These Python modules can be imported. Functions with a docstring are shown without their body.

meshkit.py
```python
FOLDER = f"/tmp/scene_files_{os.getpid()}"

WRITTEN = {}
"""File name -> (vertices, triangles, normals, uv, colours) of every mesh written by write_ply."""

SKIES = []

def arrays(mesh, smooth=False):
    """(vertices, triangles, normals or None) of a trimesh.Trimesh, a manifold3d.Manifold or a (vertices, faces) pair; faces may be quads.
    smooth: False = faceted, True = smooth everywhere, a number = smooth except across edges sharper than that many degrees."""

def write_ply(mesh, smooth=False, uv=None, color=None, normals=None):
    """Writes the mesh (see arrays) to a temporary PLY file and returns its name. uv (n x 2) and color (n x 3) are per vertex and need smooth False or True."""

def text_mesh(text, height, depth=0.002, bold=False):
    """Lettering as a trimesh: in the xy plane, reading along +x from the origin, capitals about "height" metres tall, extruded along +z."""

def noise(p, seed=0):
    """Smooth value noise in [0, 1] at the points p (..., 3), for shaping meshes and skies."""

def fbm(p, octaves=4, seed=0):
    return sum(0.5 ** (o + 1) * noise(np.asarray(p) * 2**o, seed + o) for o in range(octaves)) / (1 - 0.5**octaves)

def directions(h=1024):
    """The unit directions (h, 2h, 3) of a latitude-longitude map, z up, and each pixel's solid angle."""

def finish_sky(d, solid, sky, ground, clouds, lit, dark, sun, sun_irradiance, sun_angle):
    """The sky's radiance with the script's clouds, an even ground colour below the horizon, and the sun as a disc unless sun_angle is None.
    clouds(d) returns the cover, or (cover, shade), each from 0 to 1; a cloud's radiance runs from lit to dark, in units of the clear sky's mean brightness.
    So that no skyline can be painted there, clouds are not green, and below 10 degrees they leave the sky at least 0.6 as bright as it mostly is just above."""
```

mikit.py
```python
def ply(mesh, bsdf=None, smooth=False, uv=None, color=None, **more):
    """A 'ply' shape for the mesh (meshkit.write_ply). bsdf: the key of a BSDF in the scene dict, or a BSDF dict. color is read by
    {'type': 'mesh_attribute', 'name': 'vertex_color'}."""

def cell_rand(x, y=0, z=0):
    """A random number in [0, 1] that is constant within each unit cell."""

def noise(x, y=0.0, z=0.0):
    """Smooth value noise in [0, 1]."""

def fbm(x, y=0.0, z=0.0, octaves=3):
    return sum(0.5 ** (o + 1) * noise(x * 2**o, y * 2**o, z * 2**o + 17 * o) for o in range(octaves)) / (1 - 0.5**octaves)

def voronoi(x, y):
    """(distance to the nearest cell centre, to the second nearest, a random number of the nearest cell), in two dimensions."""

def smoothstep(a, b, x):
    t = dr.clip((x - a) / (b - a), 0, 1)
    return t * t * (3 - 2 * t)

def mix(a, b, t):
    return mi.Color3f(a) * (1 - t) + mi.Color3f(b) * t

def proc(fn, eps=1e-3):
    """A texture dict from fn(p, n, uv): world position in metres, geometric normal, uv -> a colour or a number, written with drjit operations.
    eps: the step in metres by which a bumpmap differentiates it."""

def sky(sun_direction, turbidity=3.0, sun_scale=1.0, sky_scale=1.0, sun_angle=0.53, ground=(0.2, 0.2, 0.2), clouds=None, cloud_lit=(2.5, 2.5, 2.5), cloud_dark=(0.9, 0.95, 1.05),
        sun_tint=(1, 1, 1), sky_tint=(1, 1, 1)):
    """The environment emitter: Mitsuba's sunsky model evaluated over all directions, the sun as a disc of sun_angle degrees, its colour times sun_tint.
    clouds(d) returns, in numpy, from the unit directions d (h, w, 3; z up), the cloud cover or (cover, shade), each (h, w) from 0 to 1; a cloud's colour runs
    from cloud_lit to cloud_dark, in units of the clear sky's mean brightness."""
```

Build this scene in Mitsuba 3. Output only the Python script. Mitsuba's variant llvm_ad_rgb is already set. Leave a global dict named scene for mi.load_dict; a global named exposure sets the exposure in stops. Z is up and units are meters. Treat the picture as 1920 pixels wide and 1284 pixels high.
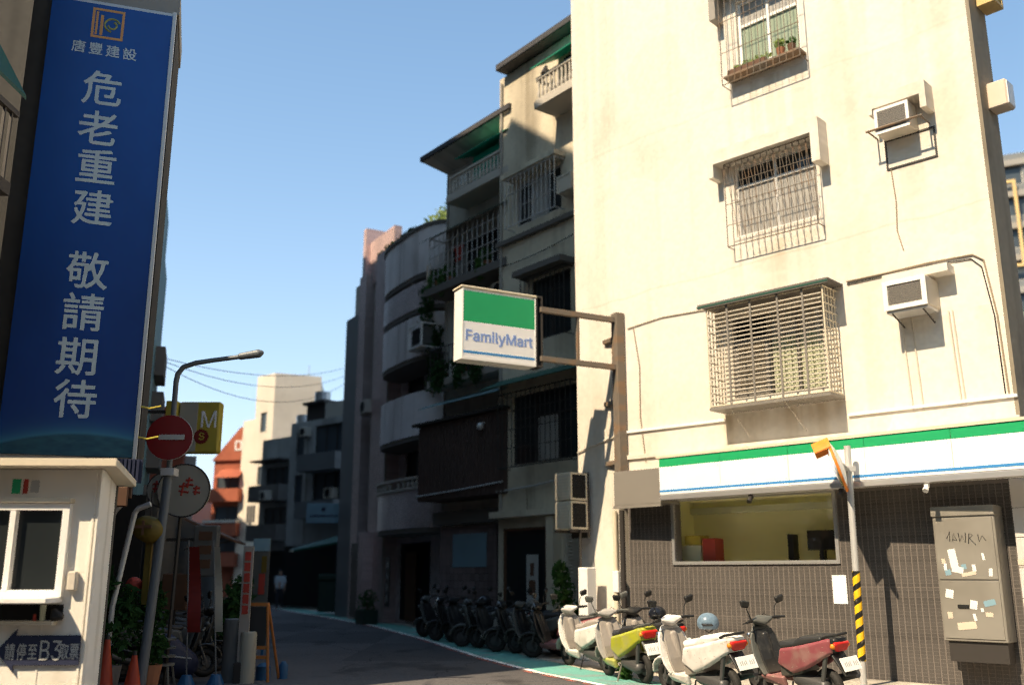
import math, random
import numpy as np, trimesh, shapely, manifold3d
import drjit as dr
import mitsuba as mi
import mikit, meshkit
from shapely.geometry import Polygon, box as sbox, Point

T = mi.ScalarTransform4f
scene, labels = {}, {}

# ------------------------------------------------------------------ camera, sky, exposure
CAM_H, PITCH, FOV = 1.6, 13.53, 56.15
exposure = 2.48
scene['camera'] = {'type': 'thinlens', 'fov': FOV, 'fov_axis': 'x', 'aperture_radius': 0.022, 'focus_distance': 11.0,
                   'near_clip': 0.1, 'far_clip': 3000.0,
                   'to_world': T().look_at(origin=[0, 0, CAM_H], target=[0, math.cos(math.radians(PITCH)), CAM_H + math.sin(math.radians(PITCH))], up=[0, 0, 1])}
SUN = np.array([-0.705, -0.709, 1.12])
def veil(d):
    '''Thin even haze in an otherwise clear sky, thicker towards the horizon.'''
    el = np.degrees(np.arcsin(np.clip(d[..., 2], 0, 1)))
    return .06 + .62 * np.exp(-el / 11.0)
scene['sky'] = mikit.sky(SUN.tolist(), turbidity=3.5, sun_tint=(1.0, 0.97, 0.90), sky_scale=1.08, sky_tint=(.78, 1.0, .96), clouds=veil, cloud_lit=(2.35, 2.3, 2.3), cloud_dark=(.9, .95, 1.05))

# ------------------------------------------------------------------ materials
def mat(name, rgb, rough=0.7, metal=0.0, spec=0.4, **more):
    col = rgb if isinstance(rgb, dict) else {'type': 'rgb', 'value': list(rgb)}
    scene['mat_' + name] = {'type': 'twosided', 'bsdf': {'type': 'principled', 'base_color': col, 'roughness': rough, 'metallic': metal, 'specular': spec, **more}}
    return 'mat_' + name

def stucco(rgb, stain, along, amount=0.5, streak=0.6, seed=0.0):
    """Weathered render: blotches and rain streaks that run down the wall; along = horizontal direction of the wall."""
    ax, ay = along
    def fn(p, n, uv):
        s = p.x * ax + p.y * ay + seed
        blotch = mikit.fbm(s * 0.55, p.z * 0.45, seed, 4)
        run = mikit.fbm(s * 3.2, p.z * 0.22, 3.0 + seed, 3)
        fine = mikit.fbm(s * 14.0, p.z * 14.0, 5.0 + seed, 2)
        a = mikit.smoothstep(0.46, 0.78, blotch) * amount + mikit.smoothstep(0.5, 0.8, run) * streak * 0.6
        return mikit.mix(rgb, stain, dr.clip(a, 0, 1)) * (0.93 + 0.14 * fine)
    return mikit.proc(fn)

M_DIR, A_DIR, T_DIR = (.72, -.695), (.61, -.79), (.5, -.87)
def cream_fn(p, n, uv):
    s = p.x * .72 + p.y * -.695 + 11.763                 # metres along the front, 0 at the alley corner
    blotch = mikit.fbm(s * .55, p.z * .45, 0.0, 4)
    run = mikit.fbm(s * 3.4, p.z * .22, 3.0, 3)
    fine = mikit.fbm(s * 14.0, p.z * 14.0, 5.0, 2)
    a = mikit.smoothstep(.46, .78, blotch) * .34 + mikit.smoothstep(.5, .8, run) * .2
    # dirt washed down below sills, hoods and units, soot around the hoods
    for s0, s1, zt, ln, k in ((2.9, 4.7, 10.75, 2.2, .55), (2.8, 4.7, 7.5, 1.6, .45), (2.4, 4.9, 4.4, .9, .6), (5.8, 6.8, 8.2, 1.9, .35), (5.75, 6.6, 5.55, 1.5, .35), (4.9, 6.0, 12.9, 3.4, .5), (6.2, 7.0, 11.4, 1.9, .5), (7.0, 7.4, 5.6, 1.0, .4)):
        side = mikit.smoothstep(s0 - .15, s0 + .2, s) * (1 - mikit.smoothstep(s1 - .2, s1 + .15, s))
        fall = dr.select(p.z < zt, dr.exp((p.z - zt) / ln * 1.6), 0.0)
        a = a + side * fall * k * mikit.smoothstep(.36, .66, mikit.fbm(s * 5.5, p.z * .3, zt, 3))
    for sc, zc, rs, rz in ((3.7, 9.55, 1.5, .45), (6.3, 9.5, .8, .4), (3.7, 12.95, 1.3, .35), (6.2, 6.4, .9, .25)):
        a = a + dr.exp(-(dr.square((s - sc) / rs) + dr.square((p.z - zc) / rz)) * 1.3) * .45 * mikit.fbm(s * 4, p.z * 4, 7.0, 3)
    crack = dr.exp(-dr.square((p.z - 7.05 - .1 * mikit.fbm(s * 2, 1.0, 1.0, 3) - .02 * s) / .02)) * .35 + dr.exp(-dr.square((p.z - 10.4 - .1 * mikit.fbm(s * 2, 5.0, 1.0, 3)) / .025)) * .2
    patch = mikit.smoothstep(.62, .64, mikit.fbm(s * .8 + 9.0, p.z * .7, 11.0, 2)) * .1
    return mikit.mix((.70, .66, .595), (.46, .385, .28), dr.clip(a * .85 + crack * .7 + patch, 0, 1)) * (.93 + .14 * fine)
mat('cream_stucco', mikit.proc(cream_fn), .85, spec=.2)
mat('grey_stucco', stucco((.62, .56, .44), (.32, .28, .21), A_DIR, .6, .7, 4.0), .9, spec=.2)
mat('end_render_shade', stucco((.27, .235, .18), (.14, .12, .09), (.75, .72), .6, .6, 12.0), .9, spec=.2)  # shade of the end wall put into a darker render colour
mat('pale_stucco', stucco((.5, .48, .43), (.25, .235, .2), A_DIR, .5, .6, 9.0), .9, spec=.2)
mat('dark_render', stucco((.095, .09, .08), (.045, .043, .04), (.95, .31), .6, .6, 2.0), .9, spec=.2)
mat('far_grey', stucco((.4, .41, .4), (.2, .2, .19), (.75, -.66), .5, .6, 6.0), .9, spec=.2)
mat('far_cream', stucco((.62, .56, .47), (.45, .4, .32), (.75, -.66), .3, .3, 7.0), .9, spec=.2)
mat('far_red', stucco((.34, .105, .06), (.2, .06, .04), (.9, -.2), .5, .4, 8.0), .9, spec=.2)

def tile_grid(rgb, grout, along, cw, ch, seed=0.0, var=.25):
    ax, ay = along
    def fn(p, n, uv):
        s, z = (p.x * ax + p.y * ay) / cw, p.z / ch
        fs, fz = s - dr.floor(s), z - dr.floor(z)
        joint = dr.maximum(dr.select((fs < .09), 1.0, 0.0), dr.select(fz < .12, 1.0, 0.0))
        r = mikit.cell_rand(dr.floor(s), dr.floor(z), seed)
        dirt = mikit.fbm(s * .12 * cw * 8, z * .05 * ch * 8, seed, 3)
        return mikit.mix(rgb, grout, joint) * (1 - var * .5 + var * r) * (.72 + .5 * dirt)
    return mikit.proc(fn)

mat('balcony_white', stucco((.78, .74, .75), (.4, .37, .36), T_DIR, .4, .7, 3.0), .7)
mat('pink_tile', tile_grid((.46, .33, .32), (.3, .25, .24), T_DIR, .11, .06, 1.0), .5)
mat('mauve_tile', tile_grid((.5, .43, .44), (.34, .3, .3), T_DIR, .11, .06, 2.0), .5)
mat('brown_tile', tile_grid((.074, .067, .062), (.135, .12, .11), M_DIR, 50.0, .052, 3.0, .3), .55)
mat('grout', (.15, .132, .12), .9)  # tile joints, lightened to paint in the sunlit rib edges
mat('mural_tile', tile_grid((.2, .15, .15), (.12, .1, .1), A_DIR, .2, .2, 5.0, .5), .7)

def asphalt_fn(p, n, uv):
    g = mikit.fbm(p.x * 38, p.y * 38, 0.0, 2)
    b = mikit.fbm(p.x * .5, p.y * .35, 2.0, 3)
    v1, v2, _ = mikit.voronoi(p.x * .42 + .3 * mikit.fbm(p.x, p.y, 3.0, 3), p.y * .3 + .3 * mikit.fbm(p.x, p.y, 8.0, 3))
    crack = 1 - mikit.smoothstep(.0, .02, v2 - v1)
    r = mikit.cell_rand(dr.floor(p.x * .37 + .2), dr.floor(p.y * .21), 4.0)
    patch = dr.select(r > .72, .72, 1.0)
    oil = mikit.smoothstep(.66, .8, mikit.fbm(p.x * 1.1, p.y * .8, 12.0, 3))
    return mikit.mix((.045, .043, .046), (.088, .083, .082), g) * (.7 + .6 * b) * patch * (1 - .45 * oil) * (1 - .5 * crack)
mat('asphalt', mikit.proc(asphalt_fn), .85, spec=.3)

def lane_fn(p, n, uv):
    w = mikit.smoothstep(.52, .75, mikit.fbm(p.x * 2.2, p.y * 2.2, 1.0, 4))
    return mikit.mix((.10, .27, .235), (.16, .2, .19), w * .8) * (.85 + .3 * mikit.fbm(p.x * 30, p.y * 30, 0.0, 2))
mat('lane_paint', mikit.proc(lane_fn), .75)

def conc_fn(p, n, uv):
    b = mikit.fbm(p.x * 1.3, p.y * 1.3, 1.0, 4)
    return mikit.mix((.34, .31, .265), (.2, .185, .16), mikit.smoothstep(.35, .75, b)) * (.88 + .24 * mikit.fbm(p.x * 22, p.y * 22, 3.0, 2))
mat('pavement_concrete', mikit.proc(conc_fn), .85)

def line_fn(p, n, uv):
    w = mikit.smoothstep(.45, .62, mikit.fbm(p.x * 6, p.y * 6, 5.0, 4))
    return mikit.mix((.7, .68, .63), (.25, .24, .23), w * .7)
mat('white_line', mikit.proc(line_fn), .7)
def red_fn(p, n, uv):
    w = mikit.smoothstep(.4, .62, mikit.fbm(p.x * 5, p.y * 5, 9.0, 4))
    return mikit.mix((.3, .085, .06), (.075, .07, .07), w)
mat('red_line', mikit.proc(red_fn), .75)

def hill_fn(p, n, uv):
    return mikit.mix((.035, .06, .03), (.07, .1, .05), mikit.fbm(p.x * .05, p.y * .05, p.z * .05, 3))
mat('hill_green', mikit.proc(hill_fn), .95)

def banner_fn(p, n, uv):
    s = (p.x + 4.87) * .95 + (p.y - 12.36) * .31          # 0 at the right edge, -1.6 at the left
    arc = 3.335 - .11 * dr.square((s + .62) / .8)
    d = p.z - arc
    sky = mikit.mix((.002, .038, .2), (.004, .075, .33), mikit.smoothstep(4.0, 8.5, p.z))
    glow = mikit.mix(sky, (.06, .26, .36), dr.exp(-dr.maximum(d, 0) * 11) * .75)
    land = mikit.mix((.006, .05, .1), (.03, .13, .16), mikit.fbm(s * 9, p.z * 22, 1.0, 4))
    c = mikit.mix(land, glow, mikit.smoothstep(-.03, .02, d))
    sheet_tone = mikit.fbm(s * 1.5, p.z * .8, 4.0, 3)
    return c * (.85 + .3 * sheet_tone)  # slow random tone variation across the print
mat('banner_print', mikit.proc(banner_fn), .45, spec=.4)
mat('banner_white', (.5, .58, .6), .5)
mat('banner_gold', (.6, .3, .1), .45)
mat('banner_green', (.32, .36, .12), .45)

def stripe_fn(p, n, uv):
    a = dr.atan2(p.y - 14.77, p.x - 5.14) / 6.2831853
    t = (p.z / .205 - a * 1.0)
    f = t - dr.floor(t)
    wear = mikit.smoothstep(.6, .75, mikit.fbm(p.x * 30, p.y * 30, p.z * 14, 3))
    return mikit.mix(dr.select(f < .42, mi.Color3f(.012, .012, .012), mi.Color3f(.78, .47, .015)), (.3, .27, .2), wear * .35)
mat('hazard_stripes', mikit.proc(stripe_fn), .45)

def rust_fn(p, n, uv):
    w = mikit.smoothstep(.45, .7, mikit.fbm(p.x * 5, p.y * 5, p.z * 5, 4))
    return mikit.mix((.15, .125, .10), (.2, .13, .08), w)
mat('rusty_steel', mikit.proc(rust_fn), .7)

def panel_fn(p, n, uv):
    w = mikit.smoothstep(.5, .8, mikit.fbm(p.x * 2.5, p.y * 2.5, p.z * .9, 4))
    return mikit.mix((.78, .74, .66), (.5, .44, .34), w * .45)
mat('booth_panel', mikit.proc(panel_fn), .55)

def cab_fn(p, n, uv):
    w = mikit.smoothstep(.45, .8, mikit.fbm(p.x * 3 + p.y * 2, p.z * 1.1, 2.0, 4))
    return mikit.mix((.235, .222, .195), (.15, .138, .115), w * .7)
mat('cabinet_paint', mikit.proc(cab_fn), .5)

def corr_fn(p, n, uv):
    w = mikit.fbm(p.x * 3 + p.y * 2, p.z * .5, 2.0, 3)
    return mikit.mix((.10, .055, .045), (.055, .045, .04), w)
mat('corrugated_brown', mikit.proc(corr_fn), .6)

for nm, rgb, ro, me in [
    ('white_paint', (.78, .77, .74), .45, 0), ('sign_white', (.82, .82, .82), .3, 0), ('sign_green', (.02, .34, .13), .3, 0), ('sign_blue', (.06, .25, .55), .3, 0), ('letter_blue', (.2, .3, .6), .35, 0),
    ('fascia_grey', (.2, .185, .165), .5, 0), ('aluminium', (.6, .6, .6), .35, .7), ('galvanised', (.55, .55, .54), .45, .35), ('dark_steel', (.05, .045, .042), .5, .3),
    ('cream_paint', (.62, .55, .42), .55, 0), ('beige_plastic', (.55, .5, .42), .5, 0), ('black_plastic', (.018, .018, .018), .4, 0), ('rubber', (.022, .021, .02), .75, 0),
    ('dark_glass', (.018, .022, .024), .06, 0), ('frosted_glass', (.36, .35, .33), .3, 0), ('green_glass', (.27, .33, .25), .3, 0), ('curtain', (.56, .58, .42), .8, 0),
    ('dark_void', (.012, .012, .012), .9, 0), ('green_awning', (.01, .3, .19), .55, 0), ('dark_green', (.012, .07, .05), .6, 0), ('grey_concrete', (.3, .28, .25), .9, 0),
    ('dark_concrete', (.14, .13, .12), .9, 0), ('roof_dark', (.06, .06, .065), .7, 0), ('pale_concrete', (.45, .42, .37), .9, 0), ('stone', (.55, .52, .49), .8, 0),
    ('teal_panel', (.15, .27, .3), .6, 0), ('lamp_grey', (.13, .145, .16), .5, .3), ('sign_red', (.17, .006, .008), .4, 0), ('sign_bar', (.4, .4, .38), .5, 0),
    ('yellow', (.42, .34, .05), .5, 0), ('red', (.16, .015, .012), .5, 0), ('orange', (.78, .24, .03), .5, 0), ('cone_orange', (.32, .035, .012), .5, 0), ('dull_yellow', (.13, .09, .01), .6, 0),
    ('sign_beige', (.34, .32, .26), .6, 0), ('navy', (.02, .026, .06), .55, 0), ('board_grey', (.42, .42, .4), .6, 0), ('olive_wall', (.8, .78, .46), .8, 0), ('chrome', (.8, .8, .8), .12, 1),
    ('scooter_white', (.72, .7, .66), .25, 0), ('scooter_lime', (.40, .42, .03), .3, 0), ('scooter_silver', (.36, .35, .33), .35, .3), ('scooter_black', (.02, .021, .023), .28, 0), ('scooter_red', (.34, .07, .075), .35, 0),
    ('scooter_grey', (.11, .115, .11), .5, 0), ('scooter_taupe', (.3, .27, .24), .4, 0), ('seat_vinyl', (.028, .028, .028), .5, 0), ('plate_white', (.72, .72, .7), .4, 0), ('tail_red', (.55, .02, .015), .2, 0), ('amber', (.7, .22, .02), .25, 0), ('engine', (.1, .1, .1), .5, .5),
    ('helmet_blue', (.14, .21, .28), .3, 0), ('helmet_black', (.012, .014, .02), .12, 0), ('light_blue_board', (.2, .33, .4), .5, 0), ('timber_orange', (.36, .13, .03), .6, 0), ('chalkboard', (.03, .03, .03), .7, 0),
    ('poster_red', (.36, .045, .03), .6, 0), ('poster_pale', (.6, .5, .4), .6, 0), ('bin_green', (.012, .035, .025), .5, 0), ('barrel_grey', (.12, .12, .115), .6, 0), ('blue_plastic', (.02, .09, .2), .4, 0),
    ('skin', (.42, .25, .18), .6, 0), ('shirt', (.6, .66, .7), .8, 0), ('trousers', (.03, .03, .04), .85, 0), ('hair', (.012, .01, .01), .6, 0), ('terracotta', (.3, .13, .07), .8, 0), ('wood_brown', (.11, .055, .03), .7, 0),
    ('cable_black', (.02, .02, .02), .6, 0), ('cable_brown', (.3, .24, .17), .7, 0), ('far_tile', (.16, .17, .175), .7, 0), ('far_window', (.05, .065, .08), .25, 0), ('scaffold_yellow', (.6, .42, .18), .7, 0)]:
    mat(nm, rgb, ro, me)
for nm, rgb in [('leaf_dark', (.03, .075, .025)), ('leaf_mid', (.06, .13, .035)), ('leaf_pale', (.26, .34, .12)), ('leaf_red', (.4, .03, .02))]:
    scene['mat_' + nm] = {'type': 'principledthin', 'base_color': {'type': 'rgb', 'value': list(rgb)}, 'roughness': .6, 'diff_trans': .7}
def paint(name, rgb, rough, dust=(.3, .27, .22), k=.35):
    def fn(p, n, uv):
        d = mikit.smoothstep(.42, .8, mikit.fbm(p.x * 7, p.y * 7, p.z * 5, 4))
        low = 1 - mikit.smoothstep(.2, .55, p.z)
        scuff = mikit.smoothstep(.70, .74, mikit.fbm(p.x * 23, p.y * 23, p.z * 31, 3))
        return mikit.mix(rgb, dust, dr.clip(d * k + low * .3 + scuff * (.4 if max(rgb) > .15 else .08), 0, 1))
    mat(name, mikit.proc(fn), rough)
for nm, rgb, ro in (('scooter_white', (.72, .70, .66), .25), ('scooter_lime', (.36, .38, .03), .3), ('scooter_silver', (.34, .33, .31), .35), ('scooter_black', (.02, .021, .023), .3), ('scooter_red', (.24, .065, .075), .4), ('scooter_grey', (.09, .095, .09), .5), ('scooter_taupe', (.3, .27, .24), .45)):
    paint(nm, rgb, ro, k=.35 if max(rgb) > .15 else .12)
scene['mat_pane'] = {'type': 'thindielectric', 'int_ior': 1.5}
scene['mat_mirror'] = {'type': 'twosided', 'bsdf': {'type': 'roughconductor', 'alpha': .05}}

# ------------------------------------------------------------------ helpers
def cat(ms):
    return trimesh.util.concatenate([m for m in ms if m is not None])

def bx(x0, x1, y0, y1, z0, z1, c=0.0):
    """A box from corner to corner; c chamfers its edges."""
    x0, x1, y0, y1, z0, z1 = min(x0, x1), max(x0, x1), min(y0, y1), max(y0, y1), min(z0, z1), max(z0, z1)
    if c <= 0:
        m = trimesh.creation.box([x1 - x0, y1 - y0, z1 - z0])
        m.apply_translation([(x0 + x1) / 2, (y0 + y1) / 2, (z0 + z1) / 2])
        return m
    c = min(c, .49 * min(x1 - x0, y1 - y0, z1 - z0))
    pts = []
    for x, sx in ((x0, 1), (x1, -1)):
        for y, sy in ((y0, 1), (y1, -1)):
            for z, sz in ((z0, 1), (z1, -1)):
                pts += [[x, y + sy * c, z + sz * c], [x + sx * c, y, z + sz * c], [x + sx * c, y + sy * c, z]]
    return trimesh.convex.convex_hull(np.array(pts))

def tube(pts, r, sides=8):
    p = np.asarray(pts, float)
    r = np.broadcast_to(np.asarray(r, float), (len(p),))
    t = np.gradient(p, axis=0)
    t /= np.linalg.norm(t, axis=1, keepdims=True) + 1e-12
    ref = np.array([0, 0, 1.0]) if abs(t[:, 2]).mean() < .8 else np.array([1.0, 0.2, 0])
    a = np.cross(t, ref)
    a /= np.linalg.norm(a, axis=1, keepdims=True) + 1e-12
    b, g = np.cross(t, a), np.arange(sides) * 2 * np.pi / sides
    v = p[:, None] + r[:, None, None] * (np.cos(g)[None, :, None] * a[:, None] + np.sin(g)[None, :, None] * b[:, None])
    n = len(p)
    i, j = np.meshgrid(np.arange(n - 1), np.arange(sides), indexing='ij')
    q = np.stack([i * sides + j, i * sides + (j + 1) % sides, (i + 1) * sides + (j + 1) % sides, (i + 1) * sides + j], -1).reshape(-1, 4)
    f = np.vstack([q[:, [0, 1, 2]], q[:, [0, 2, 3]]])
    v = np.vstack([v.reshape(-1, 3), p[:1], p[-1:]])
    k = np.arange(sides)
    c0 = np.stack([(k + 1) % sides, k, 0 * k + n * sides], 1)
    c1 = np.stack([(n - 1) * sides + k, (n - 1) * sides + (k + 1) % sides, 0 * k + n * sides + 1], 1)
    m = trimesh.Trimesh(v, np.vstack([f, c0, c1]), process=False)
    m.fix_normals()
    return m

ICO = trimesh.creation.icosphere(1).vertices
ICO2 = trimesh.creation.icosphere(2).vertices
def hull(*sph, fine=False):
    """Convex hull of spheres ((x, y, z), r)."""
    return trimesh.convex.convex_hull(np.vstack([np.asarray(p, float) + (ICO2 if fine else ICO) * r for p, r in sph]))

def ball(p, r, sub=2, sc=(1, 1, 1)):
    m = trimesh.creation.icosphere(sub, r)
    m.apply_scale(sc)
    m.apply_translation(p)
    return m

def disc(c, nrm, r, t, sides=32):
    """A flat round plate of thickness t centred at c, facing nrm."""
    nrm = np.asarray(nrm, float) / np.linalg.norm(nrm)
    return tube([np.asarray(c) - nrm * t / 2, np.asarray(c) + nrm * t / 2], r, sides)

def torus(R, r, n=24, k=8):
    return trimesh.creation.torus(R, r, major_sections=n, minor_sections=k)

def prism(poly, t):
    """Polygon in (s, z) extruded from n = -t to n = 0."""
    ms = []
    for g in getattr(poly, 'geoms', [poly]):
        m = trimesh.creation.extrude_polygon(g, t, engine='earcut')
        v = m.vertices
        m = trimesh.Trimesh(np.stack([v[:, 0], v[:, 2] - t, v[:, 1]], 1), m.faces[:, ::-1], process=False)
        ms.append(m)
    return cat(ms)

class Frame:
    """Local axes on a wall: s to the right, n out of the wall, z up."""
    def __init__(self, o, a):
        a = np.array(a, float) / np.hypot(*a)
        n = np.array([a[1], -a[0]])
        self.o, self.a, self.n = np.array(o, float), a, n
        self.M = np.eye(4)
        self.M[:2, 0], self.M[:2, 1], self.M[:2, 3] = a, n, self.o
    def put(self, m):
        return m.copy().apply_transform(self.M)
    def pt(self, s, n, z):
        q = self.o + self.a * s + self.n * n
        return np.array([q[0], q[1], z])
WORLD = Frame((0, 0), (1, 0))
WORLD.M = np.eye(4)

def numbered(key):
    if key not in scene and key not in labels and not any(k.startswith(key + '__') for k in (roots if '__' not in key else ())):
        return key
    i = 1
    while f'{key}_{i:03d}' in scene or f'{key}_{i:03d}' in labels:
        i += 1
    return f'{key}_{i:03d}'
roots = set()

def thing(name, label, category, group=None):
    key = numbered(name)
    labels[key] = {'label': label, 'category': category}
    if group:
        labels[key]['group'] = group
    return key

counts = {}
def part(parent, name, mesh, m, fr=None, smooth=False, label=None, kind=None, to_world=None):
    base = f'{parent}__{name}'
    i = counts.get(base, -1) + 1
    counts[base] = i
    key = base if i == 0 else f'{base}_{i:03d}'
    if isinstance(mesh, dict):
        d = dict(mesh)
        d['bsdf'] = {'type': 'ref', 'id': 'mat_' + m}
    else:
        d = mikit.ply(fr.put(mesh) if fr is not None else mesh, 'mat_' + m, smooth=smooth)
    if to_world is not None:
        d['to_world'] = to_world
    scene[key] = d
    if label or kind:
        labels[key] = {**({'label': label} if label else {}), **({'kind': kind} if kind else {})}
    return key

def solo(name, label, category, mesh, m, fr=None, smooth=False, group=None):
    key = thing(name, label, category, group)
    scene[key] = mikit.ply(fr.put(mesh) if fr is not None else mesh, 'mat_' + m, smooth=smooth)
    return key

def structure(name, mesh, m, label, category=None, smooth=False):
    scene[name] = mikit.ply(mesh, 'mat_' + m, smooth=smooth)
    labels[name] = {'label': label, 'category': category or name.replace('_', ' '), 'kind': 'structure'}

def sheet(pts, z, t=0.0):
    """A flat polygon on the ground at height z."""
    m = trimesh.creation.triangulate_polygon(Polygon(pts), engine='earcut')
    return trimesh.Trimesh(np.c_[m[0], np.full(len(m[0]), z)], m[1], process=False)

def footprint(pts, z0, z1):
    m = trimesh.creation.extrude_polygon(Polygon(pts), z1 - z0, engine='earcut')
    m.apply_translation([0, 0, z0])
    return m

def letters(text, height, depth=.004, bold=True):
    """Latin lettering in (s, z), proud of n = 0."""
    m = meshkit.text_mesh(text, height, depth, bold)
    v = m.vertices
    return trimesh.Trimesh(np.stack([v[:, 0], v[:, 2], v[:, 1]], 1), m.faces[:, ::-1], process=False)

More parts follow.
